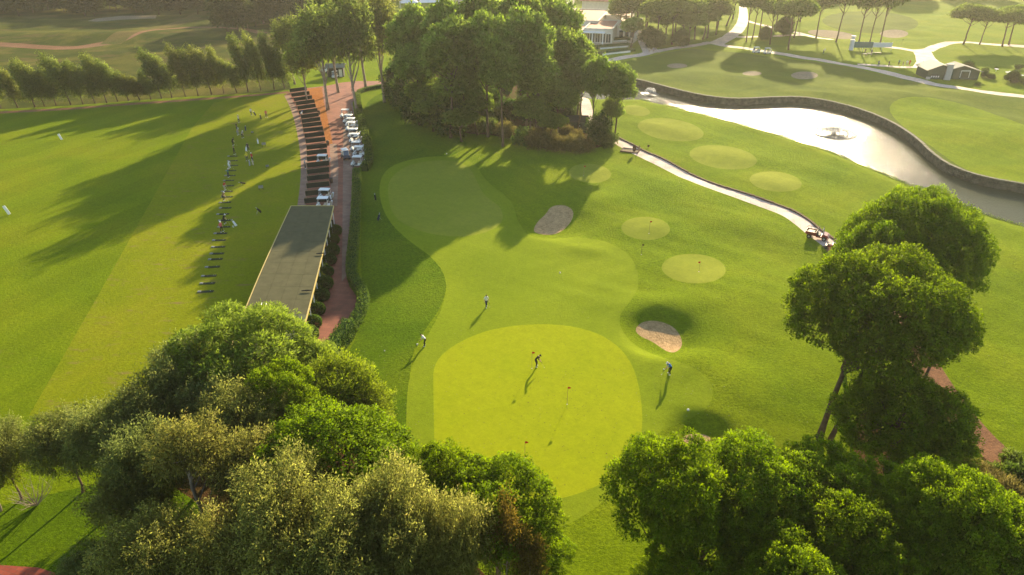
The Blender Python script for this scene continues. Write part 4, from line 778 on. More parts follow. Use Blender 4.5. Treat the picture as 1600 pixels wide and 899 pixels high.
for px, py, pose, rz, sh, tr, cap, lab in [
 (393, 180.5, 'walk', 60, 'white', 'navy', None, 'man in a white shirt pulling a bag at the far end of the range'),
 (416.6, 184, 'stand', 20, 'pink', 'brown', None, 'person in a salmon top standing at the far end of the range'),
 (388.2, 236.5, 'stand', 10, 'black', 'black', None, 'person in black standing beside a white bag'),
 (386.6, 251.6, 'stand', 40, 'yellow', 'navy', 'yellow', 'person in a yellow top watching the golfers'),
 (394.8, 252.5, 'stand', -30, 'red', 'black', 'white', 'person in a dark red top beside the one in yellow'),
 (477.3, 264, 'stand', 90, 'grey', 'black', 'white', 'person in grey standing at the front of the practice bays'),
 (471.5, 184.5, 'address', 90, 'white', 'navy', 'blue', 'person in pale blue and white at a far practice bay'),
 (550.8, 144.5, 'stand', 0, 'navy', 'black', None, 'dark clothed person at the top of the brick plaza'),
 (603.8, 76.5, 'walk', 0, 'black', 'black', None, 'person in black walking on the distant grass behind the trunk'),
 (370.5, 204, 'stand', 90, 'black', 'navy', None, 'person in black behind the golfer in pale clothes'),
 (379.3, 216, 'address', 60, 'grey', 'black', 'white', 'person in grey stooping over a bag at the far tee line'),
 (1014.5, 83, 'stand', 10, 'beige', 'brown', None, 'left of two people on the path below the club house'), (1021, 82.5, 'stand', -20, 'grey', 'brown', None, 'right of two people on the path below the club house'),
 (1372, 103.5, 'stand', 10, 'grey', 'navy', None, 'leftmost person on the path by the halfway house'), (1388, 104, 'stand', 40, 'navy', 'black', None, 'dark clothed person left of the middle on the path by the halfway house'),
 (1403.5, 102.5, 'stand', 0, 'teal', 'black', None, 'person in teal in the middle of the path by the halfway house'), (1410, 104.5, 'walk', 60, 'brown', 'beige', None, 'person in brown between the teal and white tops by the halfway house'),
 (1416, 103, 'stand', 0, 'white', 'beige', None, 'person in a white top by the halfway house'), (1420.5, 102.5, 'walk', -30, 'red', 'red', None, 'person in red on the path by the halfway house'),
 (1440, 105, 'stand', 20, 'beige', 'grey', None, 'person nearest the halfway house wall'), (1286.5, 83.5, 'putt', 40, 'white', 'navy', 'white', 'golfer in a white top bending on the far lawn'),
 (1351, 84, 'walk', 20, 'brown', 'black', None, 'left of two people under the event banner'), (1361, 86, 'walk', 20, 'navy', 'black', None, 'right of two people under the event banner')]:
    person(px, py, pose, rz, sh, tr, lab, cap)
# ------------------------------------------------------------------ golf bags, trolleys, baskets
def bag(px, py, rz, col, label, lying=False, trolley=False):
    x, y, z = G(px, py); o = empty('golf_bag', (x, y, z), R(rz), label=label, cat='golf bag')
    m = MB(); t = R(70 if lying else 32); d = Vector((0, math.sin(t), math.cos(t))); b0 = Vector((0, -.25, .16)); m.tube([b0, b0 + d * .1, b0 + d * .75, b0 + d * .85], [.12, .135, .14, .15], 9); m.box(b0 + d * .35 + Vector((0, -.13, .03)), (.2, .1, .34), rx=-t); m.build('bag_body', CLOTH[col], o, smooth=False)
    m = MB()
    for k in range(5): p = b0 + d * .8 + Vector((.05 * math.cos(k * 1.3), .05 * math.sin(k * 1.3), 0)); m.tube([p, p + d * .3], .01, 4); m.ball(p + d * .32, .035, 5, 4)
    m.build('club_heads', M['steel'], o)
    m = MB()
    if trolley:
        for s in (-1, 1):
            w_ = MB(); pts_ = [Vector((s * .32, .15 * math.cos(a), .15 + .15 * math.sin(a))) for a in np.linspace(0, 6.28, 13)]; w_.tube(pts_, .022, 5); w_.tube([(s * .32, -.14, .15), (s * .32, .14, .15)], .01, 4); w_.tube([(s * .32, 0, .02), (s * .32, 0, .28)], .01, 4); w_.build('wheel', M['white'], o)
        m.tube([(-.32, 0, .15), (.32, 0, .15)], .018, 5); m.tube([(0, 0, .15), (0, .55, .95), (0, .8, 1.0)], .02, 5)
    else:
        for s in (-1, 1): m.tube([b0 + d * .6, (s * .22, .45, 0)], .012, 4)
    m.build('bag_frame', M['steel'], o); return o
for a in [(407.8, 187, 30, 'black', 'dark golf bag beside the person in the salmon top'), (398.5, 181.5, 60, 'navy', 'golf bag pulled by the man in the white shirt'), (384.2, 205, 10, 'navy', 'upright dark golf bag near the far tee line'), (403.6, 225.5, 20, 'white', 'white golf bag beside the ball basket at the far end'),
          (385.6, 237, 0, 'white', 'white golf bag in front of the person in black'), (390.8, 259.8, 10, 'grey', 'grey golf bag in front of the person in yellow'), (395.6, 258.8, 30, 'beige', 'pale golf bag right of the grey one'),
          (381.3, 288.5, 120, 'black', 'black golf bag tipped over on the grass', True), (405.4, 334, 120, 'black', 'black golf bag standing alone nearest the shelter'), (367.3, 354.5, 60, 'white', 'white golf bag on a two wheeled trolley by the tee line', False, True),
          (586.8, 313.5, 20, 'black', 'black golf bag by the hedge left of the practice green'), (592.2, 345, -20, 'navy', 'navy golf bag lower of the two left of the practice green')]: bag(*a)
def basket(px, py, label, s=1.0):
    x, y, z = G(px, py); o = empty('ball_basket', (x, y, z), .3, label=label, cat='basket')
    m = MB(); m.box((0, 0, .42 * s), (.75 * s, .6 * s, .04)); 
    for a in (-1, 1):
        m.box((a * .36 * s, 0, .58 * s), (.03, .6 * s, .3 * s)); m.box((0, a * .29 * s, .58 * s), (.69 * s, .03, .3 * s))
    m.build('bin', M['tray'], o); 
    for a in (-1, 1):
        for b in (-1, 1): l = MB(); l.box((a * .32 * s, b * .25 * s, .2 * s), (.04, .04, .4 * s)); l.build('leg', M['divider'], o)
    return o
basket(412.8, 229, 'pale ball basket on legs nearest the far end of the range'); basket(408.2, 297, 'pale ball basket on legs in the middle of the range lawn'); basket(418.2, 262.5, 'dark low ball basket between the two pale ones', .7); basket(394.5, 209, 'white low ball basket by the far golfers', .6)
MT = MB(); MT.box((0, 0, .03), (1.5, .5, .05)); mat_me = MT.mesh('hitting_surface', M['mat']); MT = MB(); MT.box((-.95, 0, .06), (.42, .32, .10)); MT.box((-.95, .0, .125), (.36, .26, .03)); tray_me = MT.mesh('ball_tray', M['tray']); MT = MB(); MT.tube([(.35, .1, .05), (.35, .1, .12)], .02, 5); tee_me = MT.mesh('rubber_tee', M['white'])
mats = [(365, 244.5), (365, 251.5), (365.6, 259), (362.5, 267), (361.3, 274.8), (359, 282.5), (358.8, 290.6), (356.6, 299.6), (356.6, 308), (353.5, 316.8), (354, 325.3), (350.3, 335), (353.2, 344.8), (352, 355), (346.7, 365.2), (344.6, 375.8), (343.3, 386.2), (341.2, 396.7), (339, 405.4), (334.4, 417.5), (329, 431.5), (326.6, 443.2), (323.8, 456)]
for i, (px, py) in enumerate(mats):
    x, y, z = G(px, py); o = empty('hitting_mat', (x, y, z), R(6 + prnd.uniform(-3, 3)), label=ORD[i] + ' hitting mat from the far end of the row down the tee line', cat='mat', group='hitting mats along the tee line')
    link('hitting_surface', mat_me, o); link('ball_tray', tray_me, o); link('rubber_tee', tee_me, o)
for px, py, h, lab in [(95.5, 219, 1.25, 'far white distance board leaning on the driving range'), (13, 336, 1.5, 'near white distance board leaning on the driving range')]:
    x, y, z = G(px, py); o = empty('distance_board', (x, y, z), R(25), label=lab, cat='board'); m = MB(); m.box((0, 0, h / 2 + .05), (.42, .06, h), ry=R(-14)); m.build('board', M['white'], o); m = MB(); m.tube([(0, .03, 0), (-.1, .25, .02), (-.12, .04, h * .7)], .025, 5); m.build('prop', M['wood'], o)
# ------------------------------------------------------------------ practice bays
rows = [(142, 453.2, 479.6), (149, 456, 484), (155.7, 460, 488), (162, 463, 492), (169, 465.5, 493.6), (176, 468, 496.5), (183, 471, 498.5), (190, 472.2, 501), (197, 473.5, 503), (204.7, 474.7, 505), (213, 476.5, 507.2), (221.8, 478.3, 508.8), (231.8, 479.6, 511.4), (240.4, 480.2, 511.4), (250, 480.4, 513), (259.4, 480.4, 514.8), (269.8, 480.4, 514.8), (280.4, 480.4, 515), (292, 479.6, 515), (304, 478, 515.7), (315.7, 476.3, 515.7)]
for i, (py, xa, xb) in enumerate(rows):
    ya, yb = py + 3.6, py + .3 - .6; A = Vector(G(xa, ya)); B = Vector(G(xb, yb)); L = (B - A).length; c = (A + B) / 2; rz = math.atan2(B.y - A.y, B.x - A.x)
    o = empty('bay_divider', (c.x, c.y, c.z), rz, label=ORD[i] + ' dark bay divider counted from the far end of the practice bays', cat='divider', group='dark dividers between the open practice bays')
    m = MB(); m.box((0, 0, .56), (L, .035, .88)); m.build('cloth_panel', M['divider'], o); m = MB(); m.tube([(-L / 2, 0, 1.02), (L / 2, 0, 1.02)], .035, 5); m.build('top_rail', M['wood'], o)
    for s in (-1, 0, 1): m = MB(); m.tube([(s * L / 2, 0.04, -.05), (s * L / 2, 0.04, 1.04)], .045, 5); m.build('post', M['wood'], o)
    m = MB(); m.box((-.2, 1.6, .03), (L * .7, 1.3, .04)); m.build('bay_mat', M['mat'], o) if i % 3 == 2 else None
for px, py, lab in [(498.8, 179, 'dark litter bin beside the far practice bays'), (512.6, 227, 'dark litter bin beside the middle practice bays'), (517.8, 286, 'dark litter bin beside the near practice bays')]:
    x, y, z = G(px, py); o = empty('litter_bin', (x, y, z), 0, label=lab, cat='bin'); m = MB(); m.tube([(0, 0, 0), (0, 0, .05), (0, 0, .8), (0, 0, .85)], [.22, .26, .3, .3], 10); m.build('bin_body', M['kerb'], o); m = MB(); m.tube([(0, 0, .86), (0, 0, .93)], [.32, .2], 10); m.build('lid', M['black'], o)
# ------------------------------------------------------------------ golf carts
def cart_proto():
    o = empty('golf_cart', (0, 0, 0)); bd = MB()
    bd.prism([(-1.18, .30), (-1.22, .52), (-1.10, .78), (-.78, .86), (-.62, .50), (-.60, .30)], -.56, .56)        # front cowl
    bd.box((-.2, 0, .30), (1.0, 1.10, .10)); bd.prism([(.08, .28), (.08, .62), (.62, .70), (1.12, .62), (1.18, .40), (1.1, .28)], -.56, .56); bd.build('body', M['white'], o, bevel=.02)
    m = MB(); m.box((-.25, 0, .37), (.75, 1.0, .03)); m.build('floor_mat', M['black'], o)
    m = MB(); m.box((.32, 0, .76), (.52, 1.0, .14)); m.build('seat', M['beige'], o, bevel=.03); m = MB(); m.box((.62, 0, 1.02), (.12, 1.0, .42), ry=R(8)); m.build('backrest', M['beige'], o, bevel=.03)
    m = MB(); m.box((.0, 0, 1.86), (1.75, 1.18, .07)); m.box((0, 0, 1.91), (1.5, .98, .04)); m.build('roof', M['white'], o, bevel=.02)
    for s in (-1, 1):
        m = MB(); m.tube([(-.92, s * .5, .84), (-.70, s * .52, 1.83)], .022, 5); m.build('front_post', M['white'], o); m = MB(); m.tube([(.86, s * .5, .64), (.74, s * .52, 1.83)], .022, 5); m.build('rear_post', M['white'], o)
        for x in (-.82, .80):
            wh = MB(); wh.tube([(x, s * .58 - .10, .23), (x, s * .58 + .10, .23)], .23, 12); w_ = wh.build('wheel', M['black'], o); hb = MB(); hb.tube([(x, s * .58 - .115, .23), (x, s * .58 + .115, .23)], .11, 8); hb.build('hub', M['steel'], w_)
        m = MB(); m.ball((-1.2, s * .38, .60), (.04, .08, .05)); m.build('headlight', M['glass'], o)
    m = MB(); m.box((-.82, 0, 1.32), (.012, .96, .85), ry=R(12)); m.build('windscreen', M['glass'], o)
    m = MB(); m.tube([(-.72, -.27, .8), (-.50, -.27, 1.02)], .02, 5); m.tube([Vector((-.48, -.27, 1.02)) + Vector((.08 * math.cos(a), .17 * math.sin(a), .14 * math.cos(a))) for a in np.linspace(0, 6.28, 11)], .015, 4); m.build('steering_wheel', M['black'], o)
    for s in (-1, 1): m = MB(); m.tube([(1.12, s * .25, .45), (1.30, s * .25, 1.15), (1.33, s * .25, 1.25)], [.13, .15, .15], 8); m.build('rear_bag', CLOTH['beige' if s < 0 else 'white'], o)
    return o
cart0 = cart_proto(); used = [False]
def cart(px, py, rz, label, dark=False):
    o = cart0 if not used[0] else copy_tree(cart0); used[0] = True
    x, y, z = G(px, py); o.location = (x, y, z); o.rotation_euler = (0, 0, R(rz)); tag(o, label, 'golf cart', 'white golf carts on the brick plaza' if px < 700 else None)
    if dark:
        for c in KIDS(o):
            if c.name.split('.')[0] == 'body': c.data = c.data.copy(); c.data.materials[0] = M['navy']
    return o
PC = [(540.5, 184), (545.5, 192.5), (549, 198), (549.7, 204.5), (553.4, 215), (555.8, 223), (558, 236), (561.8, 243.5), (559.5, 259.5)]
ordn = ['farthest', 'second', 'third', 'fourth', 'middle', 'sixth', 'seventh', 'eighth', 'nearest']
for i, (px, py) in enumerate(PC): cart(px, py, -4 + prnd.uniform(-5, 5), ordn[i] + (' golf cart from the far end' if 0 < i < 8 and i != 4 else ' golf cart') + ' of the line parked by the hedge')
cart(540, 248, 118, 'dark bodied golf cart driving down the middle of the plaza', True)
cart(505, 257.5, 2, 'golf cart standing inside the middle practice bays'); cart(509, 312.5, -3, 'farther of the two golf carts next to the shelter roof'); cart(506.5, 326, 2, 'nearer of the two golf carts next to the shelter roof')
cart(1181, 83, 10, 'left of two golf carts on the far cart path'); cart(1198.5, 84.5, 5, 'right of two golf carts on the far cart path'); cart(524, 122, 80, 'golf cart parked at the kiosk behind the bays')
# ------------------------------------------------------------------ range shelter
RH = 3.4
def RP(u, v, dz=0):   # u across (0 left), v along (0 far)
    l = (455.3 + (343 - 455.3) * v - 5 * math.sin(math.pi * v), 322.5 + (597 - 322.5) * v); r = (520.5 + (449 - 520.5) * v + 2 * math.sin(math.pi * v), 322.5 + (600 - 322.5) * v)
    a = Vector(P(l[0], l[1], RH)); b = Vector(P(r[0], r[1], RH - .12)); q = a.lerp(b, u); q.z = RH - .12 * u + dz; return q
f0, f1 = P(455.3, 322.5, RH), P(343, 597, RH)
def vmap(k):   # even spacing in the world
    y = f0[1] + (f1[1] - f0[1]) * k; lo, hi = 0, 1
    for _ in range(30):
        mdd = (lo + hi) / 2
        if RP(0, mdd).y > y: lo = mdd
        else: hi = mdd
    return lo
sh = empty('range_shelter', tuple(Vector(G(420, 460))), 0, label='long low shelter with a flat grey green sheet roof over the near range bays', cat='shelter'); base = sh.location.copy()
def off(mb): mb.v = [tuple(Vector(v) - base) for v in mb.v]; return mb
NV, NU = 14, 4; pale = {(10, 3), (11, 3), (12, 2), (12, 3), (11, 2), (13, 2), (13, 3), (10, 2)}
ub = [0, .27, .52, .76, 1]
for i in range(NV):
    v0, v1 = vmap(i / NV + .0004), vmap((i + 1) / NV - .0004)
    for j in range(NU):
        u0, u1 = ub[j] + .0018, ub[j + 1] - .0018; dz = prnd.uniform(0, .012) + .04; c = [RP(u0, v0, dz), RP(u0, v1, dz), RP(u1, v1, dz), RP(u1, v0, dz)]
        m = MB(); m.add(c + [q - Vector((0, 0, .05)) for q in c], [(0, 1, 2, 3), (7, 6, 5, 4), (0, 4, 5, 1), (1, 5, 6, 2), (2, 6, 7, 3), (3, 7, 4, 0)]); off(m).build('roof_sheet', M['roofpatch'] if (i, j) in pale else M['roofsheet'], sh)
m = MB()
for i in range(NV):
    v0, v1 = vmap(i / NV), vmap((i + 1) / NV); c = [RP(0.002, v0, -.02), RP(0.002, v1, -.02), RP(.998, v1, -.02), RP(.998, v0, -.02)]; m.add(c + [q - Vector((0, 0, .12)) for q in c], [(0, 1, 2, 3), (7, 6, 5, 4), (0, 4, 5, 1), (2, 6, 7, 3)])
off(m).build('roof_deck', M['kerb'], sh)
for u, nm in ((-.012, 'fascia'), (1.012, 'fascia')):
    m = MB()
    for i in range(NV):
        a, b = RP(u, vmap(i / NV), .07), RP(u, vmap((i + 1) / NV), .07); d = Vector((.05, 0, 0)); m.add([a - d, b - d, b + d, a + d] + [q - Vector((0, 0, .26)) for q in (a - d, b - d, b + d, a + d)], [(0, 1, 2, 3), (7, 6, 5, 4), (0, 4, 5, 1), (2, 6, 7, 3), (0, 3, 7, 4), (1, 5, 6, 2)])
    off(m).build(nm, M['yellow_trim'], sh)
for v in (0, 1):
    a, b = RP(-.012, vmap(v), .06), RP(1.012, vmap(v), .06); m = MB(); m.tube([a, b], .07, 4); off(m).build('end_trim', M['yellow_trim'], sh)
for i in range(NV + 1):
    for u in (.03, .97): a = RP(u, vmap(i / NV)); m = MB(); m.tube([(a.x, a.y, h1(a.x, a.y) - .1), (a.x, a.y, RH - .15)], .07, 6); off(m).build('post', M['white'], sh)
    a, b = RP(.1, vmap(i / NV)), RP(.95, vmap(i / NV)); z = h1(a.x, a.y); m = MB(); m.add([(a.x, a.y - .03, z), (b.x, b.y - .03, z), (b.x, b.y - .03, z + 1.1), (a.x, a.y - .03, z + 1.1), (a.x, a.y + .03, z), (b.x, b.y + .03, z), (b.x, b.y + .03, z + 1.1), (a.x, a.y + .03, z + 1.1)], [(0, 1, 2, 3), (7, 6, 5, 4), (3, 2, 6, 7)]); off(m).build('bay_screen', M['divider'], sh)
for px, py, ux in [(502, 396, 1), (479, 454, 1)]:
    m = MB(); a = Vector(P(px - 8, py + .6, RH + .1)); b = Vector(P(px + 8, py - .4, RH + .1)); m.tube([a, a.lerp(b, .5) + Vector((0, 0, .02)), b], [.05, .09, .05], 5); off(m).build('roof_gutter', M['black'], sh)
m = MB(); cq = [Vector(P(a, b, RH + .08)) for a, b in ((408, 477), (416, 477), (416, 473.5), (409, 473.5))]
for i in range(4): m.tube([cq[i], cq[(i + 1) % 4]], .035, 4)
off(m).build('roof_hatch', M['white'], sh)
m = MB(); cs = [Vector(G(a, b)) for a, b in [(520, 340), (507, 420), (484, 500), (462, 560)]]
# round clipped bushes
def leafball(seed, r, n, squash=.9, mat='bushy', l=.14, w_=.1):
    rg = np.random.default_rng(seed); d = sphere_pts(n, rg, -.6); q = d * r * rg.uniform(.86, 1.03, (n, 1)) * np.array([1, 1, squash]) + np.array([0, 0, r * squash * .75])
    return leaf_mesh('foliage', [leaf_quads(q, unit(d + rg.normal(size=d.shape) * .6), l * rg.uniform(.7, 1.3, n), w_ * rg.uniform(.7, 1.3, n), rg, d + rg.normal(size=d.shape) * .25, np.clip(.5 + rg.normal(size=n) * .15, 0, 1))], M[mat])
LB = [leafball(70 + i, .85, 3200) for i in range(2)]; stem = MB(); stem.tube([(0, 0, -.1), (0, 0, .5)], .07, 5); stem_me = stem.mesh('stem', M['bark'])
for i, (px, py) in enumerate([(524.8, 364), (522, 378), (520.8, 395), (516, 409.5), (512, 428), (509, 447), (504, 466), (498, 487), (491.5, 508), (485, 527), (479, 546)]):
    x, y, z = G(px, py + 2); o = empty('round_bush', (x, y, z), prnd.uniform(0, 6), label=ORD[i] + ' round bush from the far end between the shelter and the brick path', cat='bush', group='round clipped bushes beside the shelter'); f = link('foliage', LB[i % 2], o); s = prnd.uniform(.9, 1.15); f.scale = (s, s, s); link('stem', stem_me, o)
def hedge(name, pts, width, hgt, label, mat='hedge', seed=1, dens=60, px=True):
    p = [G(a, b)[:2] for a, b in pts] if px else pts; p = smooth_poly(p, 1, False); rg = np.random.default_rng(seed); P_, D_ = [], []; core = MB()
    for i in range(len(p) - 1):
        a, b = np.array(p[i]), np.array(p[i + 1]); L = np.linalg.norm(b - a)
        if L < .05: continue
        t = (b - a) / L; nn = np.array([-t[1], t[0]]); n = int(L * (width + 2 * hgt) * dens); s = rg.uniform(-width / 2 - hgt, width / 2 + hgt, n); l = rg.uniform(0, L, n)
        wob = 1 + .06 * np.sin(l * 2.1 + i); top = np.abs(s) < width / 2; sd = np.where(top, s, np.sign(s) * width / 2) * wob; zz = np.where(top, hgt * (1 + .04 * np.sin(l * 3)), np.clip(width / 2 + hgt - np.abs(s), 0, hgt)); xy = a + np.outer(l, t) + np.outer(sd, nn)
        P_.append(np.column_stack([xy, zz + H(xy[:, 0], xy[:, 1])]) + rg.normal(size=(n, 3)) * .04); D_.append(np.column_stack([np.outer(np.where(top, 0, np.sign(s)), nn), np.where(top, 1, .15)]))
        z = h1(*a); w2 = width * .42; core.add([(a[0] - nn[0] * w2, a[1] - nn[1] * w2, z - .1), (a[0] + nn[0] * w2, a[1] + nn[1] * w2, z - .1), (b[0] + nn[0] * w2, b[1] + nn[1] * w2, z - .1), (b[0] - nn[0] * w2, b[1] - nn[1] * w2, z - .1)] + [(a[0] - nn[0] * w2, a[1] - nn[1] * w2, z + hgt * .93), (a[0] + nn[0] * w2, a[1] + nn[1] * w2, z + hgt * .93), (b[0] + nn[0] * w2, b[1] + nn[1] * w2, z + hgt * .93), (b[0] - nn[0] * w2, b[1] - nn[1] * w2, z + hgt * .93)], [(4, 5, 6, 7), (0, 4, 7, 3), (1, 2, 6, 5), (0, 1, 5, 4), (3, 7, 6, 2)])
    q = np.concatenate(P_); d = np.concatenate(D_); n = len(q); o = empty(name, (0, 0, 0), 0, label=label, cat='hedge')
    link('foliage', leaf_mesh('foliage', [leaf_quads(q, unit(d + rg.normal(size=d.shape) * .6), .17 * rg.uniform(.7, 1.3, n), .12 * rg.uniform(.7, 1.3, n), rg, d + np.array([0, 0, .3]) + rg.normal(size=d.shape) * .3, np.clip(.5 + rg.normal(size=n) * .18, 0, 1))], M[mat]), o); core.build('stems', M['bushy'], o); return o
hedge('clipped_hedge', [(559, 152), (561, 175), (568, 203), (575, 230), (578, 255), (570, 268)], 1.3, 1.3, 'clipped hedge curving behind the line of parked golf carts', seed=1)
hedge('clipped_hedge', [(558, 272), (557.5, 310), (556, 350), (552, 400), (549, 432), (556, 448), (568, 464), (569, 482), (561, 500), (550, 518)], 1.15, 1.2, 'long clipped hedge along the right edge of the narrow brick path', seed=2)
hedge('clipped_hedge', [(548, 520), (534, 540), (522, 556), (513, 580), (506, 605)], 1.4, 1.9, 'taller shaggy hedge at the lower bend of the brick path', seed=3)
hedge('low_hedge', [(560, 147), (570, 142), (590, 138), (612, 135)], 1.0, .8, 'low hedge edging the top of the lawn under the brick plaza', seed=4)
hedge('green_kerb_planting', [(507, 420), (500, 445), (493, 470), (484, 495), (474, 523), (464, 552)], .8, .9, 'yellow green planting under the right eave of the shelter', 'yellowish', seed=5)
# ------------------------------------------------------------------ flags, balls, leaves
def flag(px, py, h, label, cloth='redcloth', rz=20, size=.27):
    x, y, z = G(px, py); o = empty('flagstick', (x, y, z), R(rz), label=label, cat='flag'); m = MB(); m.tube([(0, 0, -.05), (0, 0, h)], .016, 6); m.build('pole', M['wood'], o)
    m = MB(); n = 5
    for s in (0, 1):
        pass
    v = []; 
    for i in range(n + 1):
        q = i / n; v += [(q * size * 1.1, .04 * math.sin(q * 5), h - .02 - .10 * q), (q * size * 1.1, .04 * math.sin(q * 5), h - size - .02 + .06 * q)]
    m.add(v + [(a, b + .012, c) for a, b, c in v], [(2 * i, 2 * i + 1, 2 * i + 3, 2 * i + 2) for i in range(n)] + [(2 * i + 12, 2 * i + 14, 2 * i + 15, 2 * i + 13) for i in range(n)]); m.build('flag_cloth', M[cloth], o)
    m = MB(); m.tube([(0, 0, .004), (0, 0, .012)], .055, 10); m.build('cup_rim', M['white'], o)
flag(831, 576, 2.1, 'red flag beside the golfer in black on the big green'); flag(886, 632, 2.1, 'red flag right of centre on the big green'); flag(820, 716, 1.9, 'red flag nearest the trees on the big green')
flag(1014, 365, 2.0, 'red flag on the small green above the round one'); flag(912, 275, 1.9, 'red flag on the shaded small green under the trees'); flag(1002, 398, 1.6, 'dark flagstick leaning in the rough below the small green', 'kerb'); flag(1092, 425, 1.6, 'red flag lying low at the centre of the round small green', 'redcloth', 200)
flag(1408, 72, 2.2, 'dark flagstick in front of the far cart path', 'kerb'); flag(1290, 245 - 100, .9, 'tiny marker stick on the far fairway', 'kerb') if False else None
def ball(px, py, label, r=.10): x, y, z = G(px, py); m = MB(); m.ball((0, 0, r * .9), r, 10, 7); tag(m.build('golf_ball', M['white'], None, (x, y, z), smooth=True), label, 'ball')
ball(652, 539, 'white ball at the feet of the golfer left of the putting green', .09); ball(601, 549, 'white ball alone on the shaded lawn left of the putting green', .07); ball(1075, 642, 'white ball on the collar above the hidden bunker', .12); ball(1037, 578, 'white ball by the club of the golfer in blue', .07); ball(698, 241, 'white ball at the top of the practice green', .1); ball(875, 427, 'white ball on the pale approach green', .1)
rg = np.random.default_rng(8); m = MB()
for i in range(230):
    if i < 150: px, py = rg.normal(885, 48), rg.normal(625, 55)
    else: px, py = rg.uniform(690, 990), rg.uniform(530, 760)
    if not (690 < px < 985 and 520 < py < 770): continue
    x, y, z = G(px, py); s = rg.uniform(.035, .075); a = rg.uniform(0, 6); m.add([(x + s * math.cos(a + k * 1.57), y + s * math.sin(a + k * 1.57) * .7, z + .01 + .02 * (k % 2)) for k in range(4)], [(0, 1, 2, 3)])
tag(m.build('fallen_leaves', M['kerb']), kind='stuff', label='small fallen leaves scattered on the putting green')
rg = np.random.default_rng(18); m = MB()
for i in range(900):
    px, py = rg.uniform(560, 1600), rg.uniform(240, 720); x, y, z = G(px, py); s = rg.uniform(.02, .06); a = rg.uniform(0, 6); m.add([(x + s * math.cos(a + k * 1.57), y + s * math.sin(a + k * 1.57) * .7, z + .01 + .02 * (k % 2)) for k in range(4)], [(0, 1, 2, 3)])
tag(m.build('lawn_litter', M['bark_pale']), kind='stuff', label='small leaf litter scattered over the lawns')
# ------------------------------------------------------------------ kerb of the lakeside path
pw = smooth_poly([G(a, b)[:2] for a, b in pathpts[3:14]], 2, False); m = MB(); ko = empty('path_kerb', (0, 0, 0), 0, label='dark raised kerb along the pond side of the pale curving path', cat='kerb')
n_k = 0
kp = []
for i, q in enumerate(pw):
    a = pw[max(i - 1, 0)]; b = pw[min(i + 1, len(pw) - 1)]; dx, dy = b[0] - a[0], b[1] - a[1]; l = math.hypot(dx, dy); kp.append((q[0] - dy / l * 1.5, q[1] + dx / l * 1.5))
acc = []
for a, b in zip(kp[:-1], kp[1:]):
    L = math.hypot(b[0] - a[0], b[1] - a[1]); k = max(1, round(L / 1.4))
    acc += [((a[0] + (b[0] - a[0]) * j / k, a[1] + (b[1] - a[1]) * j / k), (a[0] + (b[0] - a[0]) * (j + .96) / k, a[1] + (b[1] - a[1]) * (j + .96) / k)) for j in range(k)]
for a, b in acc:
    c = ((a[0] + b[0]) / 2, (a[1] + b[1]) / 2); L = math.hypot(b[0] - a[0], b[1] - a[1]); km = MB(); km.box((0, 0, .06), (L, .30, .34)); k_ = km.build('kerb_stone', M['kerb'], ko, (c[0], c[1], h1(*c) + prnd.uniform(-.02, .02)), math.atan2(b[1] - a[1], b[0] - a[0]))
# ------------------------------------------------------------------ pond retaining wall
fw = smooth_poly([tuple(q) for q in far_w[1:]], 2, False); wl = empty('retaining_wall', (fw[0][0], fw[0][1], 0), 0, label='long curved rough stone retaining wall along the far bank of the pond', cat='wall'); wb = wl.location.copy()
core = MB(); cop = MB(); bl = MB(); wrg = random.Random(4)
def offp(pl, d):
    o = []
    for i, q in enumerate(pl):
        a = pl[max(i - 1, 0)]; b = pl[min(i + 1, len(pl) - 1)]; dx, dy = b[0] - a[0], b[1] - a[1]; l = math.hypot(dx, dy) or 1; o.append((q[0] - dy / l * d, q[1] + dx / l * d))
    return o
fin, fout = offp(fw, .0), offp(fw, -.5)
if inside(np.array([offp(fw, .6)[30][0]]), np.array([offp(fw, .6)[30][1]]), pond_w)[0]: sgn = 1
else: sgn = -1
fin, fback = offp(fw, .12 * sgn), offp(fw, -.35 * sgn)
for i in range(len(fw) - 1):
    a, b, c, d = fin[i], fin[i + 1], fback[i + 1], fback[i]; zt = .18
    core.add([(x - wb.x, y - wb.y, z) for z in (WATER_Z - .6, zt) for x, y in (a, b, c, d)], [(4, 5, 6, 7), (0, 1, 5, 4), (2, 3, 7, 6)])
    L = math.hypot(b[0] - a[0], b[1] - a[1]); tx, ty = (b[0] - a[0]) / L, (b[1] - a[1]) / L; k = max(1, round(L / 1.2))
    for j in range(k):
        q = (j + .5) / k; x, y = a[0] + (b[0] - a[0]) * q, a[1] + (b[1] - a[1]) * q; cop.box((x + (d[0] - a[0]) * .4 - wb.x, y + (d[1] - a[1]) * .4 - wb.y, zt + .06 + wrg.uniform(-.03, .03)), (L / k * .93, .62, .16), math.atan2(ty, tx) + wrg.uniform(-.05, .05))
    k = max(1, round(L / .75))
    for row in range(4):
        for j in range(k):
            q = (j + .5 + .5 * (row % 2)) / k; x, y = a[0] + (b[0] - a[0]) * q, a[1] + (b[1] - a[1]) * q
            bl.box((x - wb.x, y - wb.y, WATER_Z + .2 + row * .38 + wrg.uniform(-.04, .04)), (.72 * wrg.uniform(.7, 1.0), .2 + wrg.uniform(0, .2), .33), math.atan2(ty, tx) + wrg.uniform(-.1, .1))
core.build('wall_core', M['stone'], wl); tag(cop.build('coping_stones', M['coping'], wl), kind='stuff'); tag(bl.build('wall_stones', M['stone'], wl), kind='stuff')
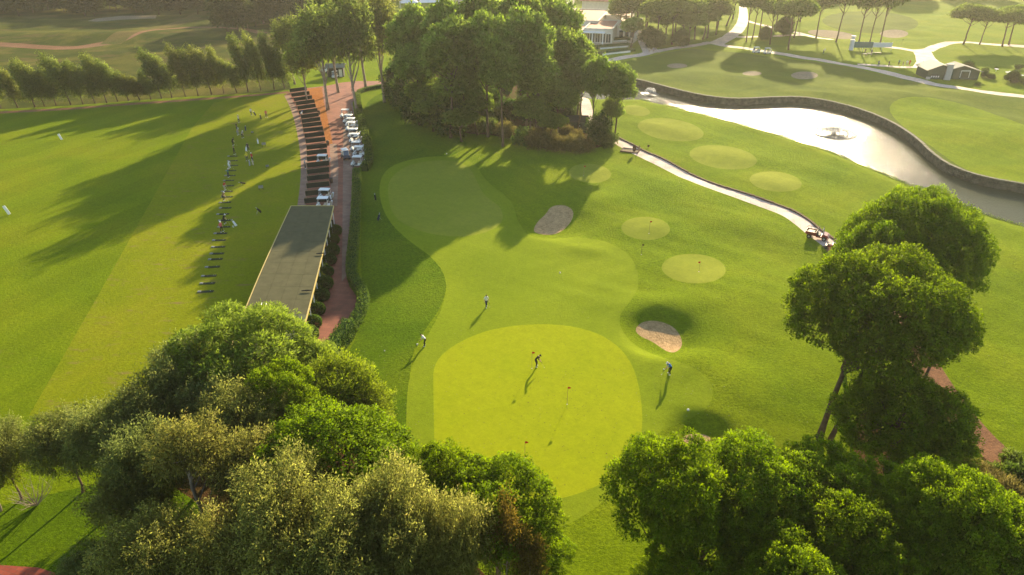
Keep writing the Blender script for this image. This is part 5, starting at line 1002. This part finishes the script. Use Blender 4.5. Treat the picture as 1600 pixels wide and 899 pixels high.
# near bank planting of low reeds
nw = smooth_poly([tuple(q) for q in near_w[3:13]], 1, False); rg = np.random.default_rng(44); Q = []; 
for a, b in zip(nw[:-1], nw[1:]):
    a, b = np.array(a), np.array(b); L = np.linalg.norm(b - a); n = int(L * 45); l = rg.uniform(0, 1, n); kx = (np.sin(l * L * .5 + a[0]) > -.55); l = l[kx]; n = len(l); q = a + np.outer(l, b - a) + rg.normal(size=(n, 2)) * .18; Q.append(np.column_stack([q, np.full(n, WATER_Z + .15) + rg.uniform(0, .5, n) ** 1.5]))
q = np.concatenate(Q); n = len(q); d = unit(np.array([0, 0, 1.0]) + rg.normal(size=(n, 3)) * .4); tag(link('bank_reeds', leaf_mesh('bank_reeds', [leaf_quads(q, d, .3 * rg.uniform(.6, 1.4, n), .09 * rg.uniform(.6, 1.4, n), rg, d, np.clip(.3 + rg.normal(size=n) * .2, 0, 1))], M['hedge'])), kind='stuff', label='low weeds along the near water edge of the pond')
# fountain
def spraymat():
    m, t, N, L, bs = newmat('water spray'); bs.inputs['Base Color'].default_value = (.85, .88, .9, 1); bs.inputs['Roughness'].default_value = .25
    tr = N.new('ShaderNodeBsdfTranslucent'); ms = N.new('ShaderNodeMixShader'); ms.inputs[0].default_value = .5; L.new(bs.outputs[0], ms.inputs[1]); L.new(tr.outputs[0], ms.inputs[2]); L.new(ms.outputs[0], N['Material Output'].inputs[0]); return m
M['spray'] = spraymat()
RIP = plain('churned water', (.10, .10, .075), .28, 0, .2, 3, .35, .06)
def fountain(px, py, rad, hgt, n, label, nozzle=True):
    x, y, z = P(px, py, WATER_Z); o = empty('fountain', (x, y, z), 0, label=label, cat='fountain'); rg = np.random.default_rng(3)
    a = rg.uniform(0, 6.283, n); q = rg.uniform(0, 1, n); rr = rad * rg.choice([1, .72], n) * (1 + rg.normal(size=n) * .05); r_ = rr * q; zz = 4 * hgt * q * (1 - q) * (rr / rad) + .25 * (1 - q) + rg.normal(size=n) * .04
    c = np.stack([r_ * np.cos(a), r_ * np.sin(a), np.abs(zz)], 1); k = int(n * .35); a2 = rg.uniform(0, 6.283, k); r2 = rad * rg.normal(1.0, .09, k); c = np.concatenate([c, np.stack([r2 * np.cos(a2), r2 * np.sin(a2), rg.uniform(0, .12, k)], 1)])
    n = len(c); f_ = leaf_mesh('spray', [leaf_quads(c, unit(rg.normal(size=(n, 3))), .13 * rg.uniform(.5, 1.4, n), .10 * rg.uniform(.5, 1.4, n), rg, rg.normal(size=(n, 3)) + np.array([0, 0, .5]), np.full(n, .5))], M['spray']); s_ = link('spray', f_, o); tag(s_, kind='stuff')
    if nozzle: m = MB(); m.tube([(0, 0, -.1), (0, 0, .12), (0, 0, .35)], [.5, .4, .12], 10); m.build('float', M['black'], o); m = MB(); m.tube([(0, 0, .35), (0, 0, .6)], .08, 8); m.build('nozzle', M['steel'], o)
    m = MB(); nr_ = 40; v = []
    rings = np.linspace(0, 1.5, 32)
    for r_i in rings: v += [(rad * r_i * math.cos(t) , rad * r_i * math.sin(t), .02 + .045 * math.sin(r_i * 34) * (1.5 - r_i) + rg.normal() * .012) for t in np.linspace(0, 2 * math.pi, nr_ + 1)[:-1]]
    m.add(v, [(a * nr_ + b, (a + 1) * nr_ + b, (a + 1) * nr_ + (b + 1) % nr_, a * nr_ + (b + 1) % nr_) for a in range(31) for b in range(nr_)]); m.build('ripples', RIP, o, smooth=True)
fountain(1303, 209, 4.4, 1.1, 12000, 'round water fountain spraying in the middle of the glittering pond')
fountain(1016, 147, 1.6, 1.3, 2500, 'small faint fountain at the dark left arm of the pond', False)
# ------------------------------------------------------------------ utility vehicles
def truck(px, py, rz, label):
    x, y, z = G(px, py); o = empty('utility_truck', (x, y, z), R(rz), label=label, cat='utility vehicle')      # nose towards -X
    m = MB(); m.prism([(-1.5, .35), (-1.55, .72), (-1.40, .86), (-.72, .98), (-.62, .55), (.1, .55), (.1, .35)], -.68, .68); m.box((.72, 0, .48), (1.45, .9, .18)); m.build('body', M['maroon'], o, bevel=.03)
    m = MB(); m.box((.85, 0, .66), (1.45, 1.45, .05)); 
    for s in (-1, 1): m.box((.85, s * .71, .86), (1.45, .04, .38))
    m.box((.15, 0, .86), (.04, 1.38, .38)); m.box((1.56, 0, .86), (.04, 1.38, .38)); m.build('cargo_bed', M['maroon'], o)
    m = MB(); zt = 1.32
    for s in (-1, 1):
        for xx in (.15, .62, 1.1, 1.56): m.tube([(xx, s * .71, 1.05), (xx, s * .71, zt)], .022, 4)
        m.tube([(.15, s * .71, zt), (1.56, s * .71, zt)], .028, 4)
    m.tube([(1.56, -.71, zt), (1.56, .71, zt)], .028, 4); m.tube([(.15, -.71, zt), (.15, .71, zt)], .028, 4); m.build('bed_rail', M['wood'], o)
    m = MB(); m.box((.85, .1, .84), (1.1, 1.1, .28), taper=.8); m.build('load', M['beige'], o)
    m = MB(); m.box((-.22, 0, .66), (.45, 1.2, .14)); m.box((.04, 0, .92), (.1, 1.2, .42)); m.build('seat', M['black'], o, bevel=.02)
    m = MB(); m.box((-.70, 0, 1.24), (.02, 1.2, .50), ry=R(14)); m.build('windscreen', M['glass'], o)
    m = MB()
    for s in (-1, 1): m.tube([(-.78, s * .64, .92), (-.62, s * .64, 1.66), (.02, s * .64, 1.68), (.06, s * .64, .75)], .026, 5)
    m.tube([(-.62, -.64, 1.66), (-.62, .64, 1.66)], .026, 5); m.tube([(.02, -.64, 1.68), (.02, .64, 1.68)], .026, 5); m.build('roll_cage', M['black'], o)
    for s in (-1, 1):
        for xx in (-1.05, 1.0):
            wh = MB(); wh.tube([(xx, s * .68 - .13, .32), (xx, s * .68 + .13, .32)], .32, 12); w_ = wh.build('wheel', M['black'], o); hb = MB(); hb.tube([(xx, s * .68 - .14, .32), (xx, s * .68 + .14, .32)], .15, 8); hb.build('rim', M['steel'], w_)
        m = MB(); m.ball((-1.53, s * .45, .68), (.04, .1, .06)); m.build('headlight', M['white'], o)
    m = MB(); m.box((-1.58, 0, .40), (.06, 1.1, .12)); m.build('bumper', M['black'], o)
truck(1276, 372, 148, 'maroon utility truck with a railed open bed at the end of the pale path')
bpy.context.view_layer.update()
x, y, z = G(1296, 388); tr_ = empty('red_mower', (x, y, z), R(150), label='small red mower half hidden by the pine behind the maroon truck', cat='mower')
m = MB(); m.prism([(-.7, .3), (-.75, .6), (-.3, .75), (.1, .5), (.6, .5), (.6, .3)], -.4, .4); m.build('body', M['maroon'], tr_, bevel=.02); m = MB(); m.box((.2, 0, .62), (.4, .45, .1)); m.box((.38, 0, .82), (.08, .45, .35)); m.build('seat', M['black'], tr_); m = MB(); m.box((-1.0, 0, .2), (.4, 1.5, .2)); m.build('cutting_deck', M['orange'] if 'orange' in M else M['maroon'], tr_)
for s in (-1, 1):
    for xx in (-.45, .45): m = MB(); m.tube([(xx, s * .45 - .1, .25), (xx, s * .45 + .1, .25)], .25, 10); m.build('wheel', M['black'], tr_)
# ------------------------------------------------------------------ signs and pads
def ground_frame(px, py):
    x, y, z = G(px, py); o = empty('timber_pad', (x, y, z), R(-22), label='square timber edged sand pad beside the pale curving path', cat='pad')
    for s in (-1, 1):
        m = MB(); m.box((0, s * 1.1, .08), (3.6, .16, .2)); m.build('timber_edge', M['kerb'], o); m = MB(); m.box((s * 1.72, 0, .085), (.16, 2.04, .2)); m.build('timber_edge', M['kerb'], o)
    m = MB(); m.box((0, 0, .02), (3.26, 2.0, .06)); m.build('sand_fill', M['sand_pale'], o)
ground_frame(985, 236)
for px, py, h, w_, lab, mt in [(990.5, 241, 1.9, .8, 'dark oval sign board standing at the edge of the timber edged sand pad', 'kerb'), (998.8, 236, 1.2, .25, 'small post sign next to the dark oval sign board', 'wood'), (1013, 361 - 130, .6, .5, 'low dark board on the grass above the path kerb', 'kerb')]:
    x, y, z = G(px, py); o = empty('sign', (x, y, z), R(15), label=lab, cat='sign'); m = MB(); m.tube([(0, .05, -.1), (0, .05, h * .7)], .05, 5); m.build('post', M['wood'], o); m = MB(); m.prism([(w_ / 2 * math.cos(a) * (1 if True else 1), h * .62 + h * .38 * math.sin(a)) for a in np.linspace(0, 6.2832, 13)[:-1]], -.03, .03); m.build('board', M[mt], o)
x, y, z = G(1513, 646); m = MB(); m.box((0, 0, .22), (.5, .4, .44)); o = empty('valve_box', (x, y, z), .4, label='small dark box on the lawn above the dirt path', cat='box'); m.build('box_body', M['kerb'], o, bevel=.02); m = MB(); m.box((0, 0, .46), (.56, .46, .05)); m.build('lid', M['black'], o)
# event banner frame
def G3(px, py): return Vector(G(px, py))
A = G3(1341, 87); B = G3(1381, 80); o = empty('event_banner', tuple(G3(1362, 80)), 0, label='event banner on posts, dark teal on the left and pale lilac on the right', cat='banner'); c = o.location.copy(); L = 12.5
for k, (x0, x1, mt) in enumerate([(-L / 2, 0, 'banner_teal'), (.03, L / 2, 'banner_pale')]): m = MB(); m.box(((x0 + x1) / 2, 0, 2.0), (x1 - x0, .06, 1.9 if k == 0 else 1.5)); m.build('banner_panel', M[mt], o)
for k in range(5): m = MB(); m.tube([(-L / 2 + k * L / 4, .06, 0), (-L / 2 + k * L / 4, .06, 3)], .06, 5); m.build('post', M['white'], o)
m = MB(); m.box((-L / 2 - .8, 0, 1.6), (1.0, 1.0, 3.2)); m.box((-L / 2 - .8, 0, 3.4), (1.3, 1.3, .3)); m.box((-L / 2 - .8, 0, 4.2), (.9, .9, 1.0)); m.box((-L / 2 - .8, 0, 4.8), (1.3, 1.3, .14)); m.build('corner_tower', M['banner_pale'], o)
o.rotation_euler = (0, 0, R(-4))
for px, py in [(1350, 88), (1358, 87), (1365, 86), (1372, 86)]: x, y, z = G(px, py); t = empty('folding_table', (x, y, z), 0, label='pale folding table in the row in front of the event banner', cat='table', group='tables in front of the event banner'); m = MB(); m.box((0, 0, .74), (1.6, .7, .05)); m.build('tabletop', M['pale_boards'], t); m = MB(); [m.tube([(a * .7, b * .3, 0), (a * .7, b * .3, .72)], .03, 4) for a in (-1, 1) for b in (-1, 1)]; m.build('trestle', M['wood'], t)
# ------------------------------------------------------------------ green hut
def gable_roof(mb, w_, d, z0, zr, ov=.3, t=.12, m=0):
    for s in (-1, 1):
        mb.add([(-w_ / 2 - ov, s * (d / 2 + ov), z0 - ov * .4), (w_ / 2 + ov, s * (d / 2 + ov), z0 - ov * .4), (w_ / 2 + ov, 0, zr), (-w_ / 2 - ov, 0, zr), (-w_ / 2 - ov, s * (d / 2 + ov), z0 - ov * .4 + t), (w_ / 2 + ov, s * (d / 2 + ov), z0 - ov * .4 + t), (w_ / 2 + ov, 0, zr + t), (-w_ / 2 - ov, 0, zr + t)], [(4, 5, 6, 7), (0, 3, 2, 1), (0, 1, 5, 4), (1, 2, 6, 5), (3, 0, 4, 7)], m)
x, y, z = G(902, 205); o = empty('green_hut', (x, y, z), R(-3), label='small dark green hut with a charcoal roof under the pines at the red path', cat='hut')
m = MB(); m.box((0, 0, 1.15), (3.9, 2.6, 2.3)); m.build('wall', M['darkgreen'], o)
m = MB(); gable_roof(m, 3.9, 2.6, 2.4, 3.3); m.build('roof', M['hutroof'], o)
m = MB(); m.box((.5, -1.33, 1.0), (.8, .06, 1.9)); m.build('door', M['divider'], o); m = MB(); m.box((-.9, -1.33, 1.3), (.9, .06, .6)); m.build('window', M['dark_glass'], o); m = MB(); m.box((2.0, 0, 1.15), (.06, 2.3, 2.2)); m.build('side_panel', M['yellow_trim'], o); m = MB(); m.box((.4, -1.38, 1.5), (.25, .04, .2)); m.build('notice', M['white'], o)
# kiosk behind bays
x, y, z = G(526, 119); o = empty('kiosk', (x, y, z), R(6), label='dark kiosk with a pale flat canopy behind the trunks at the bays', cat='kiosk'); m = MB(); m.box((0, 0, 1.3), (4.4, 3, 2.6)); m.build('wall', M['hutroof'], o); m = MB(); gable_roof(m, 5, 3.6, 2.7, 3.4); m.build('roof', M['greyroof'], o); m = MB(); m.box((-.6, -1.53, 1.5), (1.8, .06, 1.0)); m.build('window', M['dark_glass'], o); m = MB(); m.box((1.4, -1.53, 1.1), (.9, .06, 2.0)); m.build('door', M['white'], o)
for px, py, col, lab in [(513, 113, 'white', 'white van left of the kiosk behind the bays'), ]:
    x, y, z = G(px, py); o = empty('white_van', (x, y, z), R(60), label=lab, cat='van'); m = MB(); m.prism([(-2.2, .4), (-2.25, .9), (-1.5, 1.15), (-1.1, 1.8), (2.1, 1.85), (2.2, .4)], -.85, .85); m.build('body', M['white'], o, bevel=.05); m = MB(); m.box((-1.32, 0, 1.5), (.04, 1.5, .6), ry=R(32)); m.build('windscreen', M['dark_glass'], o)
    for s in (-1, 1):
        for xx in (-1.4, 1.3): m = MB(); m.tube([(xx, s * .8 - .1, .33), (xx, s * .8 + .1, .33)], .33, 10); m.build('wheel', M['black'], o)
        m = MB(); m.box((-.5, s * .86, 1.45), (1.0, .03, .45)); m.build('side_window', M['dark_glass'], o)
# ------------------------------------------------------------------ halfway house
x, y, z = G(1490, 124); o = empty('halfway_house', (x, y, z), R(-6), label='dark green halfway house with two gabled roofs and a broad grey chimney', cat='building')
def zig(px0, py0): return Vector(G(px0, py0)) - Vector((x, y, z))
m = MB(); m.prism([(-9.2, 0), (-9.2, 3.0), (-5.4, 4.6), (-2.9, 3.9), (-2.9, 0)], -1.5, 7, 0); m.build('wall', M['darkgreen'], o)
m = MB(); m.prism([(-2.9, 0), (-2.9, 2.9), (1.8, 4.2), (7.4, 2.6), (7.4, 0)], 0, 6, 0); m.build('wall', M['darkgreen'], o)
for a, b, mt in [((-9.9, 2.85), (-5.4, 4.75), 'pale_boards'), ((-5.4, 4.75), (-2.6, 3.95), 'pale_boards')]:
    n = 6 if mt == 'pale_boards' and a[0] < -9 else 3
    for k in range(n):
        xa, xb = a[0] + (b[0] - a[0]) * (k + .03) / n, a[0] + (b[0] - a[0]) * (k + .97) / n; za, zb = a[1] + (b[1] - a[1]) * (k + .03) / n, a[1] + (b[1] - a[1]) * (k + .97) / n; m = MB(); m.prism([(xa, za), (xb, zb), (xb, zb + .14), (xa, za + .14)], -2.1, 7.5, 0); m.build('roof_board', M[mt], o)
m = MB(); m.prism([(-2.6, 2.85), (1.8, 4.3), (1.8, 4.5), (-2.6, 3.05)], -.8, 6.6, 0); m.prism([(1.8, 4.3), (8.2, 2.45), (8.2, 2.65), (1.8, 4.5)], -.8, 6.6, 0); m.build('roof', M['greyroof'], o)
m = MB(); m.box((-3.0, -1.5, 2.4), (1.9, 1.2, 4.9), taper=.95); m.box((-3.0, -1.5, 4.95), (2.2, 1.5, .2)); m.build('chimney', M['chimney'], o)
w_ = MB(); w_.box((3.0, -.05, 1.6), (2.4, .08, 2.0)); w_.build('window', M['dark_glass'], o); m = MB(); m.box((3.0, -.12, 2.72), (2.8, .12, .2)); m.box((1.65, -.12, 1.6), (.14, .12, 2.1)); m.box((4.35, -.12, 1.6), (.14, .12, 2.1)); m.build('window_frame', M['white'], o)
m = MB(); m.box((-7, -1.55, 1.3), (2.4, .06, .9)); m.build('window', M['dark_glass'], o); m = MB(); m.box((-8.9, -1.9, .5), (1.2, .5, .9)); m.build('counter', M['chimney'], o)
for k in range(4): m = MB(); m.box((-7.8 + k * .7, -1.62, 1.0), (.4, .05, .5)); m.build('menu_board', M['banner_pale'], o)
for i, (px, py) in enumerate([(1573, 117), (1578, 116), (1584, 118), (1556, 112), (1597, 122)]):
    x, y, z = G(px, py); t = empty('garden_table', (x, y, z), 0, label='white garden table on the terrace right of the halfway house', cat='table', group='white garden tables at the halfway house'); m = MB(); m.tube([(0, 0, .7), (0, 0, .75)], .55, 12); m.build('tabletop', M['white'], t); m = MB(); m.tube([(0, 0, 0), (0, 0, .7)], .05, 6); m.build('leg', M['white'], t)
for c in COL.objects:
    if c.name == 'halfway_house': c.scale = (.86, .86, .86)
# ------------------------------------------------------------------ club house
x, y, z = G(930, 70); o = empty('club_house', (x, y, z), R(-14), label='white club house with flat terracotta roofs framed by pale parapets', cat='building')
def block(cx, cy, w_, d, h, roof='terracotta', wall='warm_wall', par=.5):
    m = MB(); m.box((cx, cy, h / 2), (w_, d, h)); m.build('wall', M[wall], o); m = MB(); m.box((cx, cy, h + .06), (w_ - .5, d - .5, .1)); m.build('roof', M[roof], o)
    m = MB()
    for s in (-1, 1): m.box((cx + s * (w_ / 2 - .1), cy, h + par / 2), (.45, d + .3, par)); m.box((cx, cy + s * (d / 2 - .1), h + par / 2 - .01), (w_ - .65, .45, par))
    m.build('parapet', M['cream'], o)
block(-8.5, 34, 14, 34, 5.2, 'terracotta'); block(3.6, 46, 9.5, 22, 5.0); block(.5, 14, 10, 23, 4.6); block(9.6, 24, 7.6, 20, 4.4); block(-7.8, 7, 5.6, 14, 4.0)
block(-20, 46, 7, 12, 8.0, 'cream'); 
m = MB(); m.box((6, 98, 2.2), (50, 14, 4.4)); m.build('rear_wall', M['cream'], o); m = MB(); gable_roof(m, 50, 14, 4.6, 7, 1); m.v = [(a + 6, b + 98, c) for a, b, c in m.v]; m.build('pitched_roof', M['terracotta'], o)
for k in range(5):
    xx = -3.4 + k * 1.9; m = MB(); m.box((xx, 2.45, 1.9), (1.5, .08, 2.9)); w1 = m.build('window', M['dark_glass'], o); m = MB(); m.box((xx, 2.40, 1.9), (.08, .06, 2.9)); m.box((xx, 2.40, 3.4), (1.7, .1, .12)); m.build('window_frame', M['white'], w1)
for k in range(3): m = MB(); m.box((7.5 + k * 2, 13.95, 1.8), (1.4, .08, 2.4)); m.build('window', M['dark_glass'], o)
for k in range(2): m = MB(); m.box((-18.5 - k * 2.6, 39.95, 5.6), (1.5, .08, 2.0)); m.build('window', M['dark_glass'], o)
m = MB(); m.box((-3, 1.2, 3.9), (12, 2.6, .25)); m.build('canopy', M['white'], o)
for k in range(4): m = MB(); m.tube([(-8.6 + k * 3.7, .2, 0), (-8.6 + k * 3.7, .2, 3.8)], .22, 8); m.build('column', M['white'], o)
tw = wpoly([(925, 62), (985, 48), (1000, 60), (985, 72), (930, 76)]); m = MB(); m.slab([(a, b) for a, b in tw], .05 + z, .12 + z); tag(m.build('terrace', M['beige']), kind='structure')
for i, (px, py) in enumerate([(948, 56), (953, 54), (958, 52), (963, 50), (968, 53), (945, 62), (955, 60), (962, 58)]):
    a, b, c = G(px, py, .1); t = empty('terrace_table', (a, b, c), .3, label='small dark table with chairs on the club house terrace', cat='table', group='tables on the club house terrace'); m = MB(); m.box((0, 0, .74), (1.4, 1.0, .06)); m.build('tabletop', M['wood'], t)
    for s in (-1, 1): m = MB(); m.box((s * 1.0, 0, .45), (.5, .5, .06)); m.box((s * 1.23, 0, .75), (.06, .5, .55)); m.box((s * 1.0, 0, .22), (.4, .4, .4)); m.build('chair', M['kerb'], t)
for i, (a, b, lab) in enumerate([((928, 66), (983, 63), 'back hedge of the terraced bank below the club house'), ((931, 76), (985, 72), 'middle hedge of the terraced bank below the club house'), ((935, 86), (988, 79), 'front hedge of the terraced bank below the club house')]):
    hedge('terrace_hedge', [a, ((a[0] + b[0]) / 2, (a[1] + b[1]) / 2), b], 3.5, 1.2 - .2 * i, lab, 'hedge', 80 + i, 10)
    p0, p1 = G3(*a), G3(*b); c = (p0 + p1) / 2; L = (p1 - p0).length * .8; m = MB(); m.box((0, 0, .25), (L, .4, .5)); t = empty('low_wall', (c.x, c.y - 2.3, c.z), math.atan2(p1.y - p0.y, p1.x - p0.x), label=['pale low wall under the back hedge of the club house bank', 'pale low wall under the middle hedge of the club house bank', 'pale low wall under the front hedge of the club house bank'][i], cat='wall'); m.build('wall_body', M['white'], t); m = MB(); m.box((0, 0, .53), (L + .1, .5, .06)); m.build('wall_cap', M['cream'], t)
x, y, z = G(640, 14); o = empty('white_marquee', (x, y, z), .2, label='white peaked marquee among the trees at the top', cat='tent')
for k in range(3): m = MB(); m.add([(k * 9 - 4.2, -4.2, 3), (k * 9 + 4.2, -4.2, 3), (k * 9 + 4.2, 4.2, 3), (k * 9 - 4.2, 4.2, 3), (k * 9, 0, 5.6)], [(0, 1, 4), (1, 2, 4), (2, 3, 4), (3, 0, 4)]); m.build('canopy', M['white'], o)
for k in range(4):
    for s in (-1, 1): m = MB(); m.tube([(k * 9 - 4.4, s * 4.2, 0), (k * 9 - 4.4, s * 4.2, 3)], .08, 5); m.build('pole', M['white'], o)
x, y, z = G(748, 12); o = empty('red_roofed_house', (x, y, z), .15, label='long building with a terracotta roof above the central clump', cat='building'); m = MB(); m.box((0, 0, 2.4), (34, 9, 4.8)); m.build('wall', M['cream'], o); m = MB(); gable_roof(m, 34, 9, 5, 7.6, .6); m.build('roof', M['terracotta'], o)
for k in range(8): m = MB(); m.box((-14 + k * 4, -4.53, 2.4), (1.6, .08, 1.8)); m.build('window', M['dark_glass'], o)
# bare shrub with pale branches at the left
x, y, z = G(58, 790); o = empty('bare_shrub', (x, y, z), 0, label='leafless shrub with pale grey branches at the left edge', cat='shrub'); m = MB(); br = random.Random(6)
for k in range(26):
    a = br.uniform(0, 6.28); t_ = br.uniform(.4, 1.1); L = br.uniform(1.6, 3.0); p = Vector((0, 0, 0)); d = Vector((math.cos(a) * t_, math.sin(a) * t_, 1)).normalized(); ps = [p]
    for j in range(4):
        p = p + d * L / 4; d = (d + Vector((br.uniform(-.3, .3), br.uniform(-.3, .3), br.uniform(-.05, .2)))).normalized(); ps.append(p)
        if j: m.tube([p, p + (d + Vector((br.uniform(-1, 1), br.uniform(-1, 1), .2))).normalized() * L * .3], [.012, .004], 4)
    m.tube(ps, [.04, .03, .022, .014, .006], 5)
m.build('branches', M['bark_pale'], o)
# ------------------------------------------------------------------ haze
def haze():
    m = bpy.data.materials.new('haze'); m.use_nodes = True; N = m.node_tree.nodes; N.remove(N['Principled BSDF'])
    v = N.new('ShaderNodeVolumePrincipled'); v.inputs['Color'].default_value = (1, .95, .84, 1); v.inputs['Density'].default_value = HAZE_D; v.inputs['Anisotropy'].default_value = .5
    m.node_tree.links.new(v.outputs[0], N['Material Output'].inputs['Volume']); m.cycles.homogeneous_volume = True
    b = MB(); b.box((0, 2000, 21), (7400, 5600, 48)); tag(b.build('haze', m), kind='stuff')
HAZE_D = .00015
haze()
